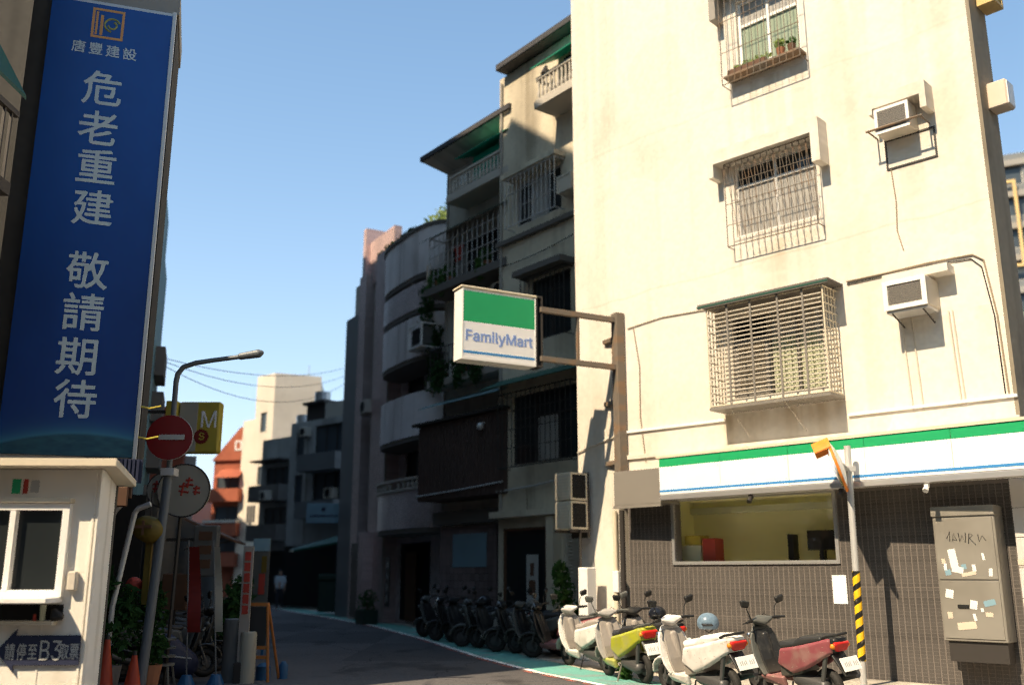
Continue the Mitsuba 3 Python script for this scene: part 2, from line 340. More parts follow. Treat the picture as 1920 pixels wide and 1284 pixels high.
GLYPHS = {"唐":[[[8,-2,13,10,16,28,16,76,55,76,55,79,52,84,59,87,62,85,66,76,98,76,97,68,64,67,64,63,89,63,89,50,97,50,97,42,89,42,89,29,64,28,64,23,90,23,91,22,91,-4,90,-6,82,-6,80,-2,42,-2,40,-6,31,-5,31,22,32,23,55,24,55,29,32,29,31,35,32,36,55,36,54,42,25,42,24,20,19,0,16,-6],[41,7,81,6,81,16,41,16],[64,51,80,50,80,55,64,55],[65,42,64,38,65,36,80,36,80,42],[25,50,55,50,55,55,33,55,32,63,55,63,55,68,25,68]]],"豐":[[[10,-2,11,5,35,5,32,12,23,12,23,33,86,33,86,12,77,12,74,5,97,5,98,3,97,-3,11,-3],[33,26,33,19,77,20,76,26],[42,11,45,5,63,5,67,11,43,12]],[[12,42,96,42,96,35,12,35]],[[16,46,16,83,24,83,25,78,26,79,33,79,34,84,40,84,40,79,48,79,49,78,50,86,57,86,59,79,67,79,68,84,74,84,74,79,82,79,83,78,84,83,92,83,92,46],[81,64,74,64,74,62,84,62,84,74,74,73,74,70,82,69],[84,56,74,56,74,53,84,53],[58,54,67,53,67,56,58,56],[58,62,67,62,67,64,60,64,60,70,67,70,67,73,58,73],[47,64,40,64,40,62,50,62,50,74,40,73,40,70,48,69],[50,56,40,56,40,53,50,53],[24,62,33,62,33,64,26,65,26,69,33,70,33,73,24,74],[33,56,24,56,24,53,33,53]]],"建":[[[9,-1,9,2,11,2,16,7,21,16,14,28,13,35,20,37,22,29,25,26,26,26,29,38,29,44,19,44,15,40,11,47,17,52,21,58,23,64,26,67,26,70,11,71,11,79,36,80,39,78,39,74,29,55,27,53,27,52,39,51,37,34,31,16,42,9,54,6,61,6,61,17,38,17,37,24,38,25,61,25,61,30,42,30,41,37,60,37,61,39,61,43,43,43,42,51,61,51,61,56,37,56,37,64,61,64,61,69,43,69,43,77,61,77,61,85,68,86,70,85,70,77,91,77,91,64,98,63,98,57,91,56,91,43,70,43,70,38,93,37,93,30,70,30,70,26,96,25,97,17,70,17,70,8,69,7,99,6,99,3,96,-3,49,-2,36,2,28,8,26,8,25,4,16,-5,13,-5,13,-3],[70,52,83,51,83,56,70,56],[70,65,83,64,83,69,70,69]]],"設":[[[14,31,44,31,44,4,49,4,61,10,62,14,54,23,49,34,45,34,44,36,14,36,14,44,43,44,46,42,46,46,44,48,14,48,14,56,44,56,44,52,46,52,52,58,54,63,54,81,55,82,86,82,86,56,97,56,98,49,97,48,81,48,77,53,77,73,64,73,62,59,58,51,50,44,90,43,94,41,92,33,87,23,78,11,87,6,99,3,100,1,95,-5,90,-5,70,5,56,-3,47,-6,45,-5,42,0,22,0,21,-5,15,-5,14,-4],[59,34,66,21,70,18,76,23,81,33],[22,9,36,8,36,23,22,23]],[[9,68,10,69,26,69,26,72,21,79,20,83,27,86,35,74,33,69,48,69,48,61,10,61]]],"危":[[[38,46,84,46,84,31,82,20,80,17,76,15,61,15,59,20,59,23,71,23,73,24,75,33,75,38,47,38,47,6,50,4,86,4,88,5,90,10,90,18,92,18,99,15,98,5,96,0,91,-4,85,-5,51,-5,41,-2,38,5]],[[8,-1,8,1,12,4,17,13,21,31,21,50,14,46,12,50,9,51,9,54,12,55,26,69,36,86,44,85,45,84,44,79,68,79,73,76,67,63,97,63,97,54,30,54,30,29,26,11,21,1,15,-6],[38,71,33,63,56,63,60,71]]],"老":[[[8,23,9,25,16,27,44,42,44,44,10,44,10,53,43,53,43,64,19,64,18,65,19,73,43,73,43,86,52,86,52,73,75,73,77,71,86,82,94,78,89,70,74,54,98,53,98,44,61,44,45,32,45,25,48,25,65,30,77,36,82,35,86,31,86,29,62,20,45,16,45,6,47,5,83,5,85,7,86,18,88,18,95,15,93,3,91,-1,88,-3,85,-4,45,-4,41,-3,38,-1,36,3,36,26,33,26,16,17,13,17,12,20],[53,64,53,53,59,53,69,63]]],"重":[[[10,-3,10,5,49,6,49,12,17,12,18,20,49,21,49,25,20,25,20,56,48,56,49,60,11,60,11,68,48,68,49,73,20,72,18,80,49,81,50,82,62,82,63,83,84,85,88,80,87,77,58,74,58,68,97,68,98,61,97,60,59,60,58,57,88,56,88,25,58,25,58,21,92,20,92,12,58,12,58,5,98,5,98,-3],[58,33,79,32,79,37,58,37],[58,45,79,44,79,49,58,49],[29,33,49,32,49,37,29,37],[49,48,29,49,29,44,49,44]]],"敬":[[[7,39,15,50,19,63,22,65,22,68,10,68,10,76,22,76,23,86,30,86,30,76,39,76,39,85,47,86,48,76,59,76,59,68,48,68,48,60,39,60,39,68,31,68,30,61,28,61,27,59,28,57,55,57,56,54,58,56,62,67,65,85,72,85,74,84,74,78,71,67,98,67,99,66,99,59,92,58,89,39,81,20,93,6,100,3,100,0,96,-3,96,-5,92,-5,87,0,85,0,75,11,66,1,55,-6,50,-1,44,-5,31,-5,28,3,29,4,41,3,44,9,45,29,46,30,46,49,25,49,22,47,21,43,40,43,40,14,23,14,23,9,16,9,16,34,13,34],[68,53,74,32,77,32,81,45,83,58,68,58],[52,5,55,5,60,10,62,10,70,19,62,42,58,38,55,38],[23,23,32,22,32,35,23,35]]],"請":[[[44,56,67,57,67,61,49,61,49,68,66,68,67,70,48,71,47,79,67,79,68,86,75,86,76,79,97,79,96,71,76,70,77,68,95,68,96,62,95,61,76,61,76,57,99,56,98,48,45,48]],[[51,43,52,44,93,44,93,-1,90,-4,76,-5,73,1,74,3,84,3,83,13,60,13,60,-5,51,-4],[60,21,84,20,84,25,60,25],[60,33,84,32,84,37,60,37]],[[9,69,26,69,22,79,20,80,20,83,27,86,34,74,34,71,32,71,32,69,45,69,45,61,9,61]],[[13,31,42,31,43,30,43,1,42,0,22,0,20,-5,13,-4],[34,22,21,23,21,8,34,8]],[[13,36,13,44,41,44,42,43,42,36]],[[13,48,13,56,42,56,42,48]]],"期":[[[9,-1,9,1,17,8,22,17,21,18,9,18,9,26,18,27,18,64,10,64,10,72,18,72,18,84,27,83,28,72,42,72,42,84,51,84,51,72,58,72,58,64,51,64,51,27,58,26,59,23,60,23,60,36,61,37,61,80,62,81,95,81,96,80,96,1,92,-4,76,-5,74,1,74,4,87,4,86,27,70,27,68,26,66,9,62,-2,59,-6,52,-2,52,0,47,-2,45,-1,43,5,36,13,36,15,39,16,39,18,28,18,28,16,31,16,31,14,25,4,17,-5,14,-5],[69,37,87,36,87,50,69,50],[69,60,71,58,87,58,87,72,69,72],[44,18,50,10,52,5,55,5,58,13,58,18],[27,27,42,26,42,34,27,34],[27,43,42,42,42,50,27,50],[27,59,42,58,42,64,27,64]]],"待":[[[8,35,8,38,11,39,24,52,31,64,34,64,39,61,37,54,63,54,63,64,43,64,42,73,63,73,63,85,72,85,72,73,94,73,93,64,72,64,72,54,99,54,99,45,86,45,86,37,98,37,99,29,86,28,86,1,82,-4,65,-5,62,2,62,4,77,4,77,28,53,28,54,24,58,21,64,12,64,9,62,7,56,5,54,11,45,22,45,24,50,26,50,28,38,28,38,37,77,37,77,45,37,45,36,52,33,51,32,48,32,-4,31,-5,23,-5,23,37,21,37,21,35,18,34,14,29,11,30,10,34]],[[9,64,26,79,29,85,38,83,38,80,35,78,35,76,16,58,13,58]]],"停":[[[8,44,10,49,14,52,20,61,28,77,30,85,39,83,38,77,62,77,62,79,59,82,59,84,68,86,72,77,98,77,98,69,36,69,36,71,34,71,29,60,29,-5,20,-5,20,43,18,43,13,37]],[[35,23,35,41,98,41,98,23,90,23,89,19,71,19,71,-1,65,-5,50,-5,48,0,48,3,62,3,62,19,44,19,43,23],[43,28,89,27,90,32,44,33]],[[43,65,90,65,90,45,43,45],[52,53,81,52,81,58,52,58]]],"至":[[[11,-2,10,7,49,8,49,23,19,23,19,32,49,32,49,44,33,45,32,44,19,43,17,52,23,55,36,71,13,71,12,72,13,80,95,80,95,71,48,71,48,69,34,54,71,55,70,58,62,63,63,66,68,69,70,69,79,60,81,60,94,47,94,44,92,44,90,41,86,40,80,47,53,46,52,44,59,43,59,32,89,32,90,23,59,23,59,7,98,7,98,-2]]],"取":[[[9,17,15,17,16,19,16,71,10,73,10,81,55,81,55,75,93,75,96,74,95,62,91,45,87,33,81,22,85,15,100,2,95,-3,95,-5,93,-5,86,2,84,2,76,12,65,0,63,0,58,-5,55,-5,55,-3,51,0,52,3,57,5,64,12,70,22,64,39,60,55,59,66,54,66,54,72,48,71,48,24,56,24,57,16,49,15,48,14,48,-5,39,-5,39,12,10,8],[67,64,71,45,74,36,77,34,83,49,86,66,68,66],[25,41,39,40,39,53,25,53],[25,62,39,61,39,72,25,72],[26,32,25,19,39,21,39,32]]],"票":[[[9,1,11,4,17,6,25,13,27,13,31,18,10,19,10,27,98,27,98,19,75,19,78,15,93,7,97,3,97,1,92,-3,90,-3,81,5,67,13,70,17,72,17,72,19,59,19,59,1,58,-2,53,-5,39,-5,37,-1,37,3,49,3,48,19,35,19,35,17,40,16,39,13,29,4,17,-4,15,-4,11,1]],[[11,75,12,82,96,82,96,74,69,73,69,68,91,68,92,67,92,45,91,44,17,44,17,68,38,68,38,74,12,74],[69,53,82,52,82,61,69,61],[47,53,60,52,60,61,47,61],[47,69,60,68,60,74,47,74],[26,53,38,52,38,61,26,61]],[[22,40,86,40,86,32,22,32]]]}
def glyph(ch, size, s, z, depth=.004, n=0.0, sx=1.0):
    """A character of GLYPHS (outlines on a 108 unit square), centred at (s, z)."""
    gs = [Polygon(np.reshape(r[0], (-1, 2)), [np.reshape(h, (-1, 2)) for h in r[1:]]).buffer(0) for r in GLYPHS[ch]]
    m = prism(shapely.union_all(gs), depth)
    m.apply_translation([-54, 0, -46])
    k = size / 96.0
    m.apply_transform(np.diag([k * sx, 1, k, 1]))
    m.apply_translation([s, n + depth, z])
    return m

def facade(b, fr, outline, holes, m, t=.25, name='wall', n0=0.0):
    """The outer skin of a wall with real openings; outline and holes are (s0, s1, z0, z1)."""
    P = outline if isinstance(outline, Polygon) else sbox(outline[0], outline[2], outline[1], outline[3])
    for h in holes:
        P = P.difference(sbox(h[0], h[2], h[1], h[3]))
    me = prism(P, t)
    me.apply_translation([0, n0, 0])
    return part(b, name, me, m, fr)

def ring(s0, s1, z0, z1, w, n0, n1):
    P = sbox(s0, z0, s1, z1).difference(sbox(s0 + w, z0 + w, s1 - w, z1 - w))
    m = prism(P, n1 - n0)
    m.apply_translation([0, n1, 0])
    return m

def window(b, fr, s0, s1, z0, z1, frame_mat, panes, mull=(), transom=None, w=.045, n=-.1, sill=None):
    """A framed window in an opening: frame part with one pane sub-part per light."""
    ms = [ring(s0, s1, z0, z1, w, n - .03, n + .03)]
    for x in mull:
        ms.append(bx(x - w / 2, x + w / 2, n - .027, n + .033, z0 + w, z1 - w))
    if transom:
        ms.append(bx(s0 + w, s1 - w, n - .025, n + .036, transom - w / 2, transom + w / 2))
    k = part(b, 'window', cat(ms), frame_mat, fr)
    xs = [s0 + w * .6, *mull, s1 - w * .6]
    zs = [z0 + w * .6, transom, z1 - w * .6] if transom else [z0 + w * .6, z1 - w * .6]
    i = 0
    for a in range(len(xs) - 1):
        for c in range(len(zs) - 1):
            pm = panes[i % len(panes)] if not isinstance(panes, str) else panes
            i += 1
            part(k, 'pane', bx(xs[a], xs[a + 1] - .004, n - .012 - .004 * a, n - .004 - .004 * a, zs[c], zs[c + 1] - .004), pm, fr)
    return k

def grille(b, fr, s0, s1, z0, z1, n, nv, nh, m, r=.008, name='window_grille', depth=True, flat=0.0):
    """A burglar grille standing n out of the wall: rails, with every bar a sub-part."""
    rr = r * 1.4
    rails = [tube([(s0, n, z), (s1, n, z)], rr, 6) for z in (z0, z1)] + [tube([(s, n, z0), (s, n, z1)], rr, 6) for s in (s0, s1)]
    if depth:
        rails += [tube([(s, .0, z), (s, n, z)], rr, 6) for s in (s0, s1) for z in (z0, z1)]
    k = part(b, name, cat(rails), m, fr)
    for i in range(nv):
        s = s0 + (s1 - s0) * (i + 1) / (nv + 1)
        part(k, 'bar', bx(s - flat / 2, s + flat / 2, n - .006, n + .006, z0, z1) if flat else tube([(s, n, z0), (s, n, z1)], r, 5), m, fr)
    for i in range(nh):
        z = z0 + (z1 - z0) * (i + 1) / (nh + 1)
        part(k, 'bar', tube([(s0, n + .012, z), (s1, n + .012, z)], r, 5), m, fr)
    return k

def foliage(clumps, n, size, seed):
    """Leaf blades spread through clumps ((x, y, z), (rx, ry, rz))."""
    g = np.random.default_rng(seed)
    V = []
    for c, rad in clumps:
        d = g.normal(size=(n, 3))
        d /= np.linalg.norm(d, axis=1, keepdims=True)
        p = np.asarray(c) + d * (g.random((n, 1)) ** .45) * np.asarray(rad)
        u = g.normal(size=(n, 3)); u /= np.linalg.norm(u, axis=1, keepdims=True)
        w = np.cross(u, g.normal(size=(n, 3))); w /= np.linalg.norm(w, axis=1, keepdims=True)
        L = size * (.6 + .8 * g.random((n, 1)))
        V.append(np.stack([p - u * L, p + w * L * .38, p + u * L, p - w * L * .38], 1))
    v = np.concatenate(V).reshape(-1, 3)
    i = np.arange(len(v) // 4)[:, None] * 4
    return trimesh.Trimesh(v, np.vstack([i + [0, 1, 2], i + [0, 2, 3]]), process=False)

def sag(a, b, drop, n=14):
    t = np.linspace(0, 1, n)[:, None]
    p = np.asarray(a) * (1 - t) + np.asarray(b) * t
    p[:, 2] -= drop * 4 * (t * (1 - t))[:, 0]
    return p

# ================================================================== GROUND
gm = trimesh.creation.box([900, 900, .4]); gm.apply_translation([0, 300, -.2])
structure('road', gm, 'asphalt', 'grey asphalt street that runs past the shop and curves into the shaded alley', 'road')
INNER = [(7.5, 4.0), (4.1, 9.0), (2.45, 12.4), (1.26, 14.97), (.36, 16.87), (-.75, 20.0), (-2.2, 25.0), (-4.4, 31.5), (-7.83, 39.5), (-11.5, 47.5)]
def offset(line, d):
    p = np.array(line, float); t = np.gradient(p, axis=0); t /= np.linalg.norm(t, axis=1, keepdims=True)
    return p + np.stack([t[:, 1], -t[:, 0]], 1) * d
def strip_sheet(line, d0, d1, z):
    return sheet(np.vstack([offset(line, d0), offset(line, d1)[::-1]]), z)
structure('bike_lane', strip_sheet(INNER, .12, 1.02, .004), 'lane_paint', 'teal painted walking lane along the right side of the street', 'lane')
structure('white_line', strip_sheet(INNER, 0, .12, .008), 'white_line', 'worn white edge line between the asphalt and the teal lane', 'line')
structure('red_line', strip_sheet(INNER, -.09, -.02, .004), 'red_line', 'faded red line beside the white edge line', 'line')
structure('pavement', strip_sheet(INNER, 1.02, 6.5, .006), 'pavement_concrete', 'worn concrete strip between the teal lane and the buildings', 'pavement')

# distant hill at the far right
g = np.linspace(-1, 1, 60)
gx, gy = np.meshgrid(g, g, indexing='ij')
hz = np.exp(-((gx + .0) ** 2 * 2.2 + gy ** 2 * 2.2)) * 190 * (.82 + .36 * meshkit.fbm(np.stack([gx * 4, gy * 4, gx * 0], -1), 4, 3)) - 20
hv = np.stack([400 + gx * 260, 620 + gy * 240, hz], -1).reshape(-1, 3)
ii, jj = np.meshgrid(np.arange(59), np.arange(59), indexing='ij')
q = np.stack([ii * 60 + jj, (ii + 1) * 60 + jj, (ii + 1) * 60 + jj + 1, ii * 60 + jj + 1], -1).reshape(-1, 4)
structure('hill', trimesh.Trimesh(hv, np.vstack([q[:, [0, 1, 2]], q[:, [0, 2, 3]]]), process=False), 'hill_green', 'dark green wooded hill far behind the right edge', 'hill', smooth=True)

# ================================================================== MAIN CREAM BUILDING
M = Frame((2.1, 19.1), M_DIR)
S = Frame((2.1, 19.1), A_DIR)
END = Frame((7.45, 13.93), (.75, .72))
b = thing('apartment_building', 'sunlit cream stucco apartment building with a tiled shop at street level', 'building')
part(b, 'core', footprint([(2.25, 19.32), (7.42, 14.28), (7.95, 14.85), (10.2, 19.5), (6, 24.7), (1.62, 20.1)], 3.0, 17.0), 'cream_stucco')
part(b, 'core', footprint([(3.9, 20.7), (8.7, 16.0), (9.6, 18.2), (10.2, 19.5), (6, 24.7), (2.0, 21.0)], 0, 2.998), 'dark_concrete')
L = 7.44
facade(b, M, (0, L, 3.0, 17.0), [(2.72, 4.5, 4.66, 6.2), (2.95, 4.62, 7.72, 9.12), (3.2, 4.5, 10.95, 12.55), (2.95, 4.62, 14.0, 15.4)], 'cream_stucco')
facade(b, S, (-1.18, -.002, 0, 17.0), [], 'cream_stucco')
facade(b, END, (.002, .70, 0, 17.0), [], 'end_render_shade')
part(b, 'roof_slab', footprint([(1.9, 19.1), (7.45, 13.7), (8.4, 14.6), (10.7, 19.5), (6, 25.2), (1.2, 20.1)], 17.0, 17.2), 'grey_concrete')

# window above the sign, with the deep slatted cage
k = window(b, M, 2.72, 4.5, 4.66, 6.2, 'fascia_grey', ['dark_glass', 'pane', 'pane'], mull=(3.42, 3.98), n=-.1)
part(b, 'curtain', cat([tube([(3.46 + .045 * i, -.19 + .018 * math.sin(i * 2.1), 4.7), (3.46 + .045 * i, -.19 + .018 * math.sin(i * 2.1 + .5), 5.75)], .026, 6) for i in range(23)]), 'curtain', M, smooth=True)
lv = part(b, 'louvre', ring(2.76, 3.4, 4.72, 5.75, .05, -.09, -.06), 'fascia_grey', M)
for i in range(15):
    sl = bx(-.27, .27, -.022, .022, -.003, .003); sl.apply_transform(trimesh.transformations.rotation_matrix(.6, [1, 0, 0])); sl.apply_translation([3.08, -.065, 4.8 + .06 * i])
    part(lv, 'slat', sl, 'beige_plastic', M)
part(b, 'window_hood', cat([bx(2.38, 4.92, 0, .58, 6.36, 6.395), bx(2.38, 4.92, .56, .58, 6.31, 6.362)]), 'dark_concrete', M)
part(b, 'hood_edge', bx(2.37, 4.925, .581, .588, 6.33, 6.36), 'dark_green', M)
gk = grille(b, M, 2.52, 4.78, 4.5, 6.3, .5, 0, 0, 'cream_paint', r=.01)
for i in range(21):
    z = 4.58 + i * .08
    part(gk, 'bar', bx(2.55, 4.75, .493, .503, z - .009, z + .009), 'beige_plastic', M)
for s in (2.95, 3.42, 3.95, 4.42):
    part(gk, 'bar', bx(s - .018, s + .018, .505, .52, 4.45, 6.34), 'fascia_grey', M)
for s in (2.52, 4.78):
    for i in range(4):
        part(gk, 'bar', bx(s - .006, s + .006, .08 + i * .11, .105 + i * .11, 4.5, 6.3), 'cream_paint', M)
    for i in range(12):
        part(gk, 'bar', bx(s - .005, s + .005, .01, .5, 4.6 + i * .14, 4.622 + i * .14), 'cream_paint', M)
part(gk, 'tray', bx(2.5, 4.8, .0, .52, 4.43, 4.48), 'fascia_grey', M)
for s, e in ((2.9, 3.02), (3.95, 4.1)):
    part(gk, 'stay', tube([(s, .5, 4.45), (e, .06, 3.95)], .007, 5), 'beige_plastic', M)

# middle window
k = window(b, M, 2.95, 4.62, 7.72, 9.12, 'white_paint', ['frosted_glass', 'dark_glass'], mull=(3.78,), transom=8.72, n=-.1)
part(b, 'window_hood', prism(sbox(2.6, 9.16, 4.86, 9.42).union(sbox(2.6, 8.9, 2.72, 9.2)).union(sbox(4.7, 8.6, 4.86, 9.2)), .34).apply_translation([0, .342, 0]), 'cream_stucco', M)
grille(b, M, 2.88, 4.68, 7.5, 9.14, .22, 13, 3, 'rusty_steel', r=.007)
dk = f'{b}__window_grille_001'
for i in range(14):
    s = 2.9 + i * .128
    part(dk, 'bar', tube([(s, .235, 9.1), (min(s + .26, 4.68), .235, 7.55)], .005, 5), 'rusty_steel', M)

# top window
k = window(b, M, 3.2, 4.5, 10.95, 12.55, 'white_paint', ['green_glass', 'frosted_glass'], mull=(3.84,), transom=12.02, n=-.1, w=.06)
grille(b, M, 3.0, 4.62, 10.72, 12.7, .3, 11, 2, 'rusty_steel', r=.007)
part(b, 'window_ledge', bx(3.02, 4.6, 0, .29, 10.86, 10.9), 'rusty_steel', M)
part(b, 'window_hood', bx(2.8, 4.7, 0, .36, 12.75, 12.95), 'grey_concrete', M)
part(b, 'window_hood', bx(2.78, 2.92, 0, .3, 12.2, 12.75), 'grey_concrete', M)
window(b, M, 2.95, 4.62, 14.0, 15.4, 'white_paint', ['dark_glass'], mull=(3.78,))
pp = thing('flower_pot', 'small terracotta pot with a green plant on the top window ledge', 'flower pot')
part(pp, 'pot', tube([(4.2, .2, 10.9), (4.2, .2, 11.06)], [.06, .085], 12), 'terracotta', M)
part(pp, 'leaves', M.put(foliage([((4.2, .2, 11.16), (.11, .1, .1))], 70, .05, 3)), 'leaf_pale')
pp = thing('flower_pot', 'brown pot of drying stems at the right end of the top window ledge', 'flower pot')
part(pp, 'pot', tube([(4.42, .2, 10.9), (4.42, .2, 11.05)], [.06, .08], 12), 'wood_brown', M)
part(pp, 'leaves', M.put(foliage([((4.42, .2, 11.12), (.08, .08, .08))], 40, .05, 4)), 'leaf_mid')
pp = thing('flower_box', 'low trough of pale foliage along the left of the top window ledge', 'flower box')
part(pp, 'trough', bx(3.1, 3.9, .14, .27, 10.9, 11.0), 'wood_brown', M)
part(pp, 'leaves', M.put(foliage([((3.3 + .2 * i, .2, 11.04), (.12, .08, .06)) for i in range(4)], 40, .04, 5)), 'leaf_pale')

# upper air conditioner under its concrete hood
part(b, 'unit_hood', prism(sbox(5.77, 9.2, 6.72, 9.42).union(sbox(6.62, 8.95, 6.72, 9.3)).union(sbox(5.77, 9.1, 5.83, 9.3)), .34).apply_translation([0, .342, 0]), 'cream_stucco', M)
ac = thing('air_conditioner', 'small window air conditioner under a concrete hood with a rusty rail', 'air conditioner')
part(ac, 'casing', bx(5.87, 6.44, .0, .36, 8.70, 9.15, .02), 'beige_plastic', M)
part(ac, 'front_frame', ring(5.87, 6.44, 8.70, 9.15, .05, .362, .376), 'white_paint', M)
for i in range(12):
    part(ac, 'louvre', bx(5.925, 6.385, .363, .371, 8.765 + i * .028, 8.779 + i * .028), 'fascia_grey', M)
part(ac, 'rail', cat([tube([(5.72, .4, 8.79), (6.66, .4, 8.79)], .018, 6), tube([(5.75, .0, 8.79), (5.75, .4, 8.79)], .014, 6), tube([(6.62, .0, 8.79), (6.62, .4, 8.79)], .014, 6)]), 'rusty_steel', M)
part(b, 'opening_frame', ring(5.86, 6.7, 8.18, 8.72, .03, -.02, .02), 'dark_steel', M)
# lower air conditioner
ac = thing('air_conditioner', 'large boxy white window air conditioner low on the cream wall near the corner', 'air conditioner')
part(ac, 'casing', bx(5.8, 6.48, .0, .5, 5.64, 6.12, .02), 'beige_plastic', M)
part(ac, 'front_frame', ring(5.8, 6.48, 5.64, 6.12, .075, .502, .53), 'white_paint', M)
for i in range(12):
    part(ac, 'louvre', bx(5.88, 6.4, .503, .513, 5.725 + i * .028, 5.739 + i * .028), 'fascia_grey', M)
part(ac, 'drip_tray', bx(5.82, 6.46, .05, .48, 5.60, 5.635), 'galvanised', M)
part(ac, 'bracket', cat([tube([(s, .02, 5.45), (s, .45, 5.59)], .014, 6) for s in (5.9, 6.38)]), 'dark_steel', M)
part(b, 'unit_hood', bx(5.72, 6.75, 0, .3, 6.17, 6.3), 'cream_stucco', M)
# cables, pipes and conduits on the wall
def run(name, pts, r, m, fr=M, n=None):
    part(b, name, tube([fr_pt for fr_pt in pts], r, 6), m, fr)
run('cable', [(.35, .02, 6.42), (1.2, .02, 6.5), (2.3, .02, 6.46)], .01, 'cable_brown')
run('cable', [(5.0, .02, 6.42), (5.6, .02, 6.42), (6.4, .02, 6.44), (7.05, .02, 6.42), (7.2, .02, 6.3), (7.3, .02, 5.4), (7.33, .02, 4.2)], .013, 'cable_brown')
run('cable', [(5.0, .018, 6.37), (6.4, .018, 6.39), (7.02, .018, 6.36), (7.16, .018, 6.2), (7.26, .018, 5.4), (7.28, .018, 4.2)], .009, 'cable_black')
run('cable', [(5.93, .015, 8.18), (5.96, .015, 7.6), (5.93, .015, 7.1), (6.0, .015, 6.75)], .009, 'cable_brown')
run('cable', [(.5, .02, 6.4), (.62, .02, 5.6), (.6, .02, 4.6), (.7, .02, 3.7)], .01, 'cable_brown')
for s in (5.86, 6.02, 6.6, 6.66):
    run('drain_pipe', [(s, .02, 5.6), (s + .02, .02, 4.9), (s + .05, .02, 4.1)], .012, 'beige_plastic')
part(b, 'conduit', bx(.22, 2.5, .004, .045, 4.30, 4.345), 'white_paint', M)
part(b, 'conduit', bx(4.84, 7.44, .004, .045, 4.13, 4.175), 'white_paint', M)
part(b, 'ledge', bx(.02, 7.44, .0, .05, 3.78, 3.86), 'cream_stucco', M)
run('conduit', [(-1.16, .03, 4.05), (-.4, .03, 4.2), (-.02, .03, 4.26)], .016, 'beige_plastic', S)

# the tiled shop front
facade(b, M, (.22, 7.2, 0, 2.998), [(1.3, 4.45, 1.8, 2.96)], 'grout', t=.2, name='shop_wall', n0=-.002)
sw = f'{b}__shop_wall'
i, s = 0, .24
while s < 7.18:
    e = s + .078
    zs = [(0.01, 1.755), (2.97, 2.995)] if 1.2 < s < 4.47 else [(0.01, 1.4), (1.4, 2.9)]
    if 1.2 < s < 4.47:
        zs = [(0.01, .88), (.88, 1.75)]
    for z0, z1 in zs:
        part(sw, 'tile', bx(s, e, -.013, .002 * (i % 3), z0 + .004, z1 - .004, .004), 'brown_tile', M)
    s += .095
    i += 1
part(b, 'shop_window_frame', ring(1.24, 4.5, 1.76, 2.97, .06, -.1, .035), 'aluminium', M)
part(f'{b}__shop_window_frame', 'pane', bx(1.29, 2.86, -.04, -.034, 1.81, 2.92), 'pane', M)
part(f'{b}__shop_window_frame', 'pane', bx(2.866, 4.45, -.04, -.034, 1.81, 2.92), 'pane', M)
room = cat([bx(1.0, 4.8, -1.2, -1.1, 1.2, 3.0), bx(.9, 1.0, -2.3, -.22, 1.2, 3.0), bx(4.8, 4.9, -2.3, -.22, 1.2, 3.0), bx(.9, 4.9, -2.3, -.22, 2.96, 3.05), bx(.9, 4.9, -2.3, -.22, 1.1, 1.2)])
part(b, 'shop_interior', room, 'olive_wall', M)
part(b, 'interior_beam', bx(1.02, 4.78, -1.08, -.95, 2.72, 2.84), 'curtain', M)
solo('storage_box', 'red box behind the shop window, near its left end', 'box', bx(1.62, 1.9, -.7, -.4, 1.82, 2.24, .01), 'poster_red', M)
solo('storage_box', 'pale yellow box behind the shop window, left of the red box', 'box', bx(1.1, 1.55, -.75, -.45, 1.82, 2.12, .01), 'curtain', M)
solo('storage_box', 'flat yellow box stacked behind the shop window above the pale yellow box', 'box', bx(1.2, 1.56, -.75, -.45, 2.125, 2.3, .01), 'yellow', M)
mo = thing('monitor', 'black screen on a stand seen through the shop window', 'monitor')
part(mo, 'screen', bx(3.55, 4.1, -.8, -.75, 2.0, 2.34, .01), 'black_plastic', M)
part(mo, 'stand', bx(3.78, 3.86, -.84, -.72, 1.8, 2.0), 'black_plastic', M)
sp = solo('speaker_box', 'narrow black box beside the screen inside the shop window', 'box', bx(3.25, 3.36, -.8, -.6, 1.82, 2.28, .01), 'black_plastic', M)
part(b, 'corner_pipe', tube([(.12, .07, 0), (.12, .07, 2.8)], .055, 10), 'dark_steel', M)
part(b, 'corner_pipe', tube([(-.06, .06, 0), (-.06, .06, 2.8)], .045, 10), 'cream_paint', M)

# fascia sign over the shop
FS = Frame(M.pt(0, -.12, 0)[:2], M.pt(9, .28, 0)[:2] - M.pt(0, -.12, 0)[:2])          # the fascia leans out towards the right
f = thing('shop_sign', 'long shop fascia sign with a green band on white and a thin blue line', 'sign')
part(f, 'box', bx(1.42, 9.4, .1, .6, 2.93, 3.66), 'white_paint', FS)
for i in range(6):
    a0 = 1.42 + 1.33 * i
    part(f, 'white_panel', bx(a0, a0 + 1.324, .602, .625 + .002 * (i % 2), 3.0, 3.5, .003), 'sign_white', FS)
    part(f, 'green_band', bx(a0, a0 + 1.324, .602, .621 + .002 * (i % 2), 3.503, 3.66, .003), 'sign_green', FS)
    part(f, 'screw', cat([disc((a0 + 1.28, .629, z), (0, 1, 0), .008, .006, 8) for z in (3.12, 3.45)]), 'galvanised', FS)
part(f, 'blue_line', bx(1.42, 9.4, .6275, .631, 3.045, 3.085), 'sign_blue', FS)
part(f, 'lower_trim', bx(1.42, 9.4, .5, .63, 2.90, 2.995, .01), 'aluminium', FS)
part(f, 'top_trim', bx(1.36, 9.4, .45, .64, 3.663, 3.71), 'cream_paint', FS)
gp = solo('fascia_panel', 'plain grey box panel at the left end of the shop fascia', 'panel', cat([bx(.3, 1.415, .02, .6, 2.86, 3.5, .006), bx(.28, 1.415, .55, .612, 2.80, 2.858)]), 'fascia_grey', FS)
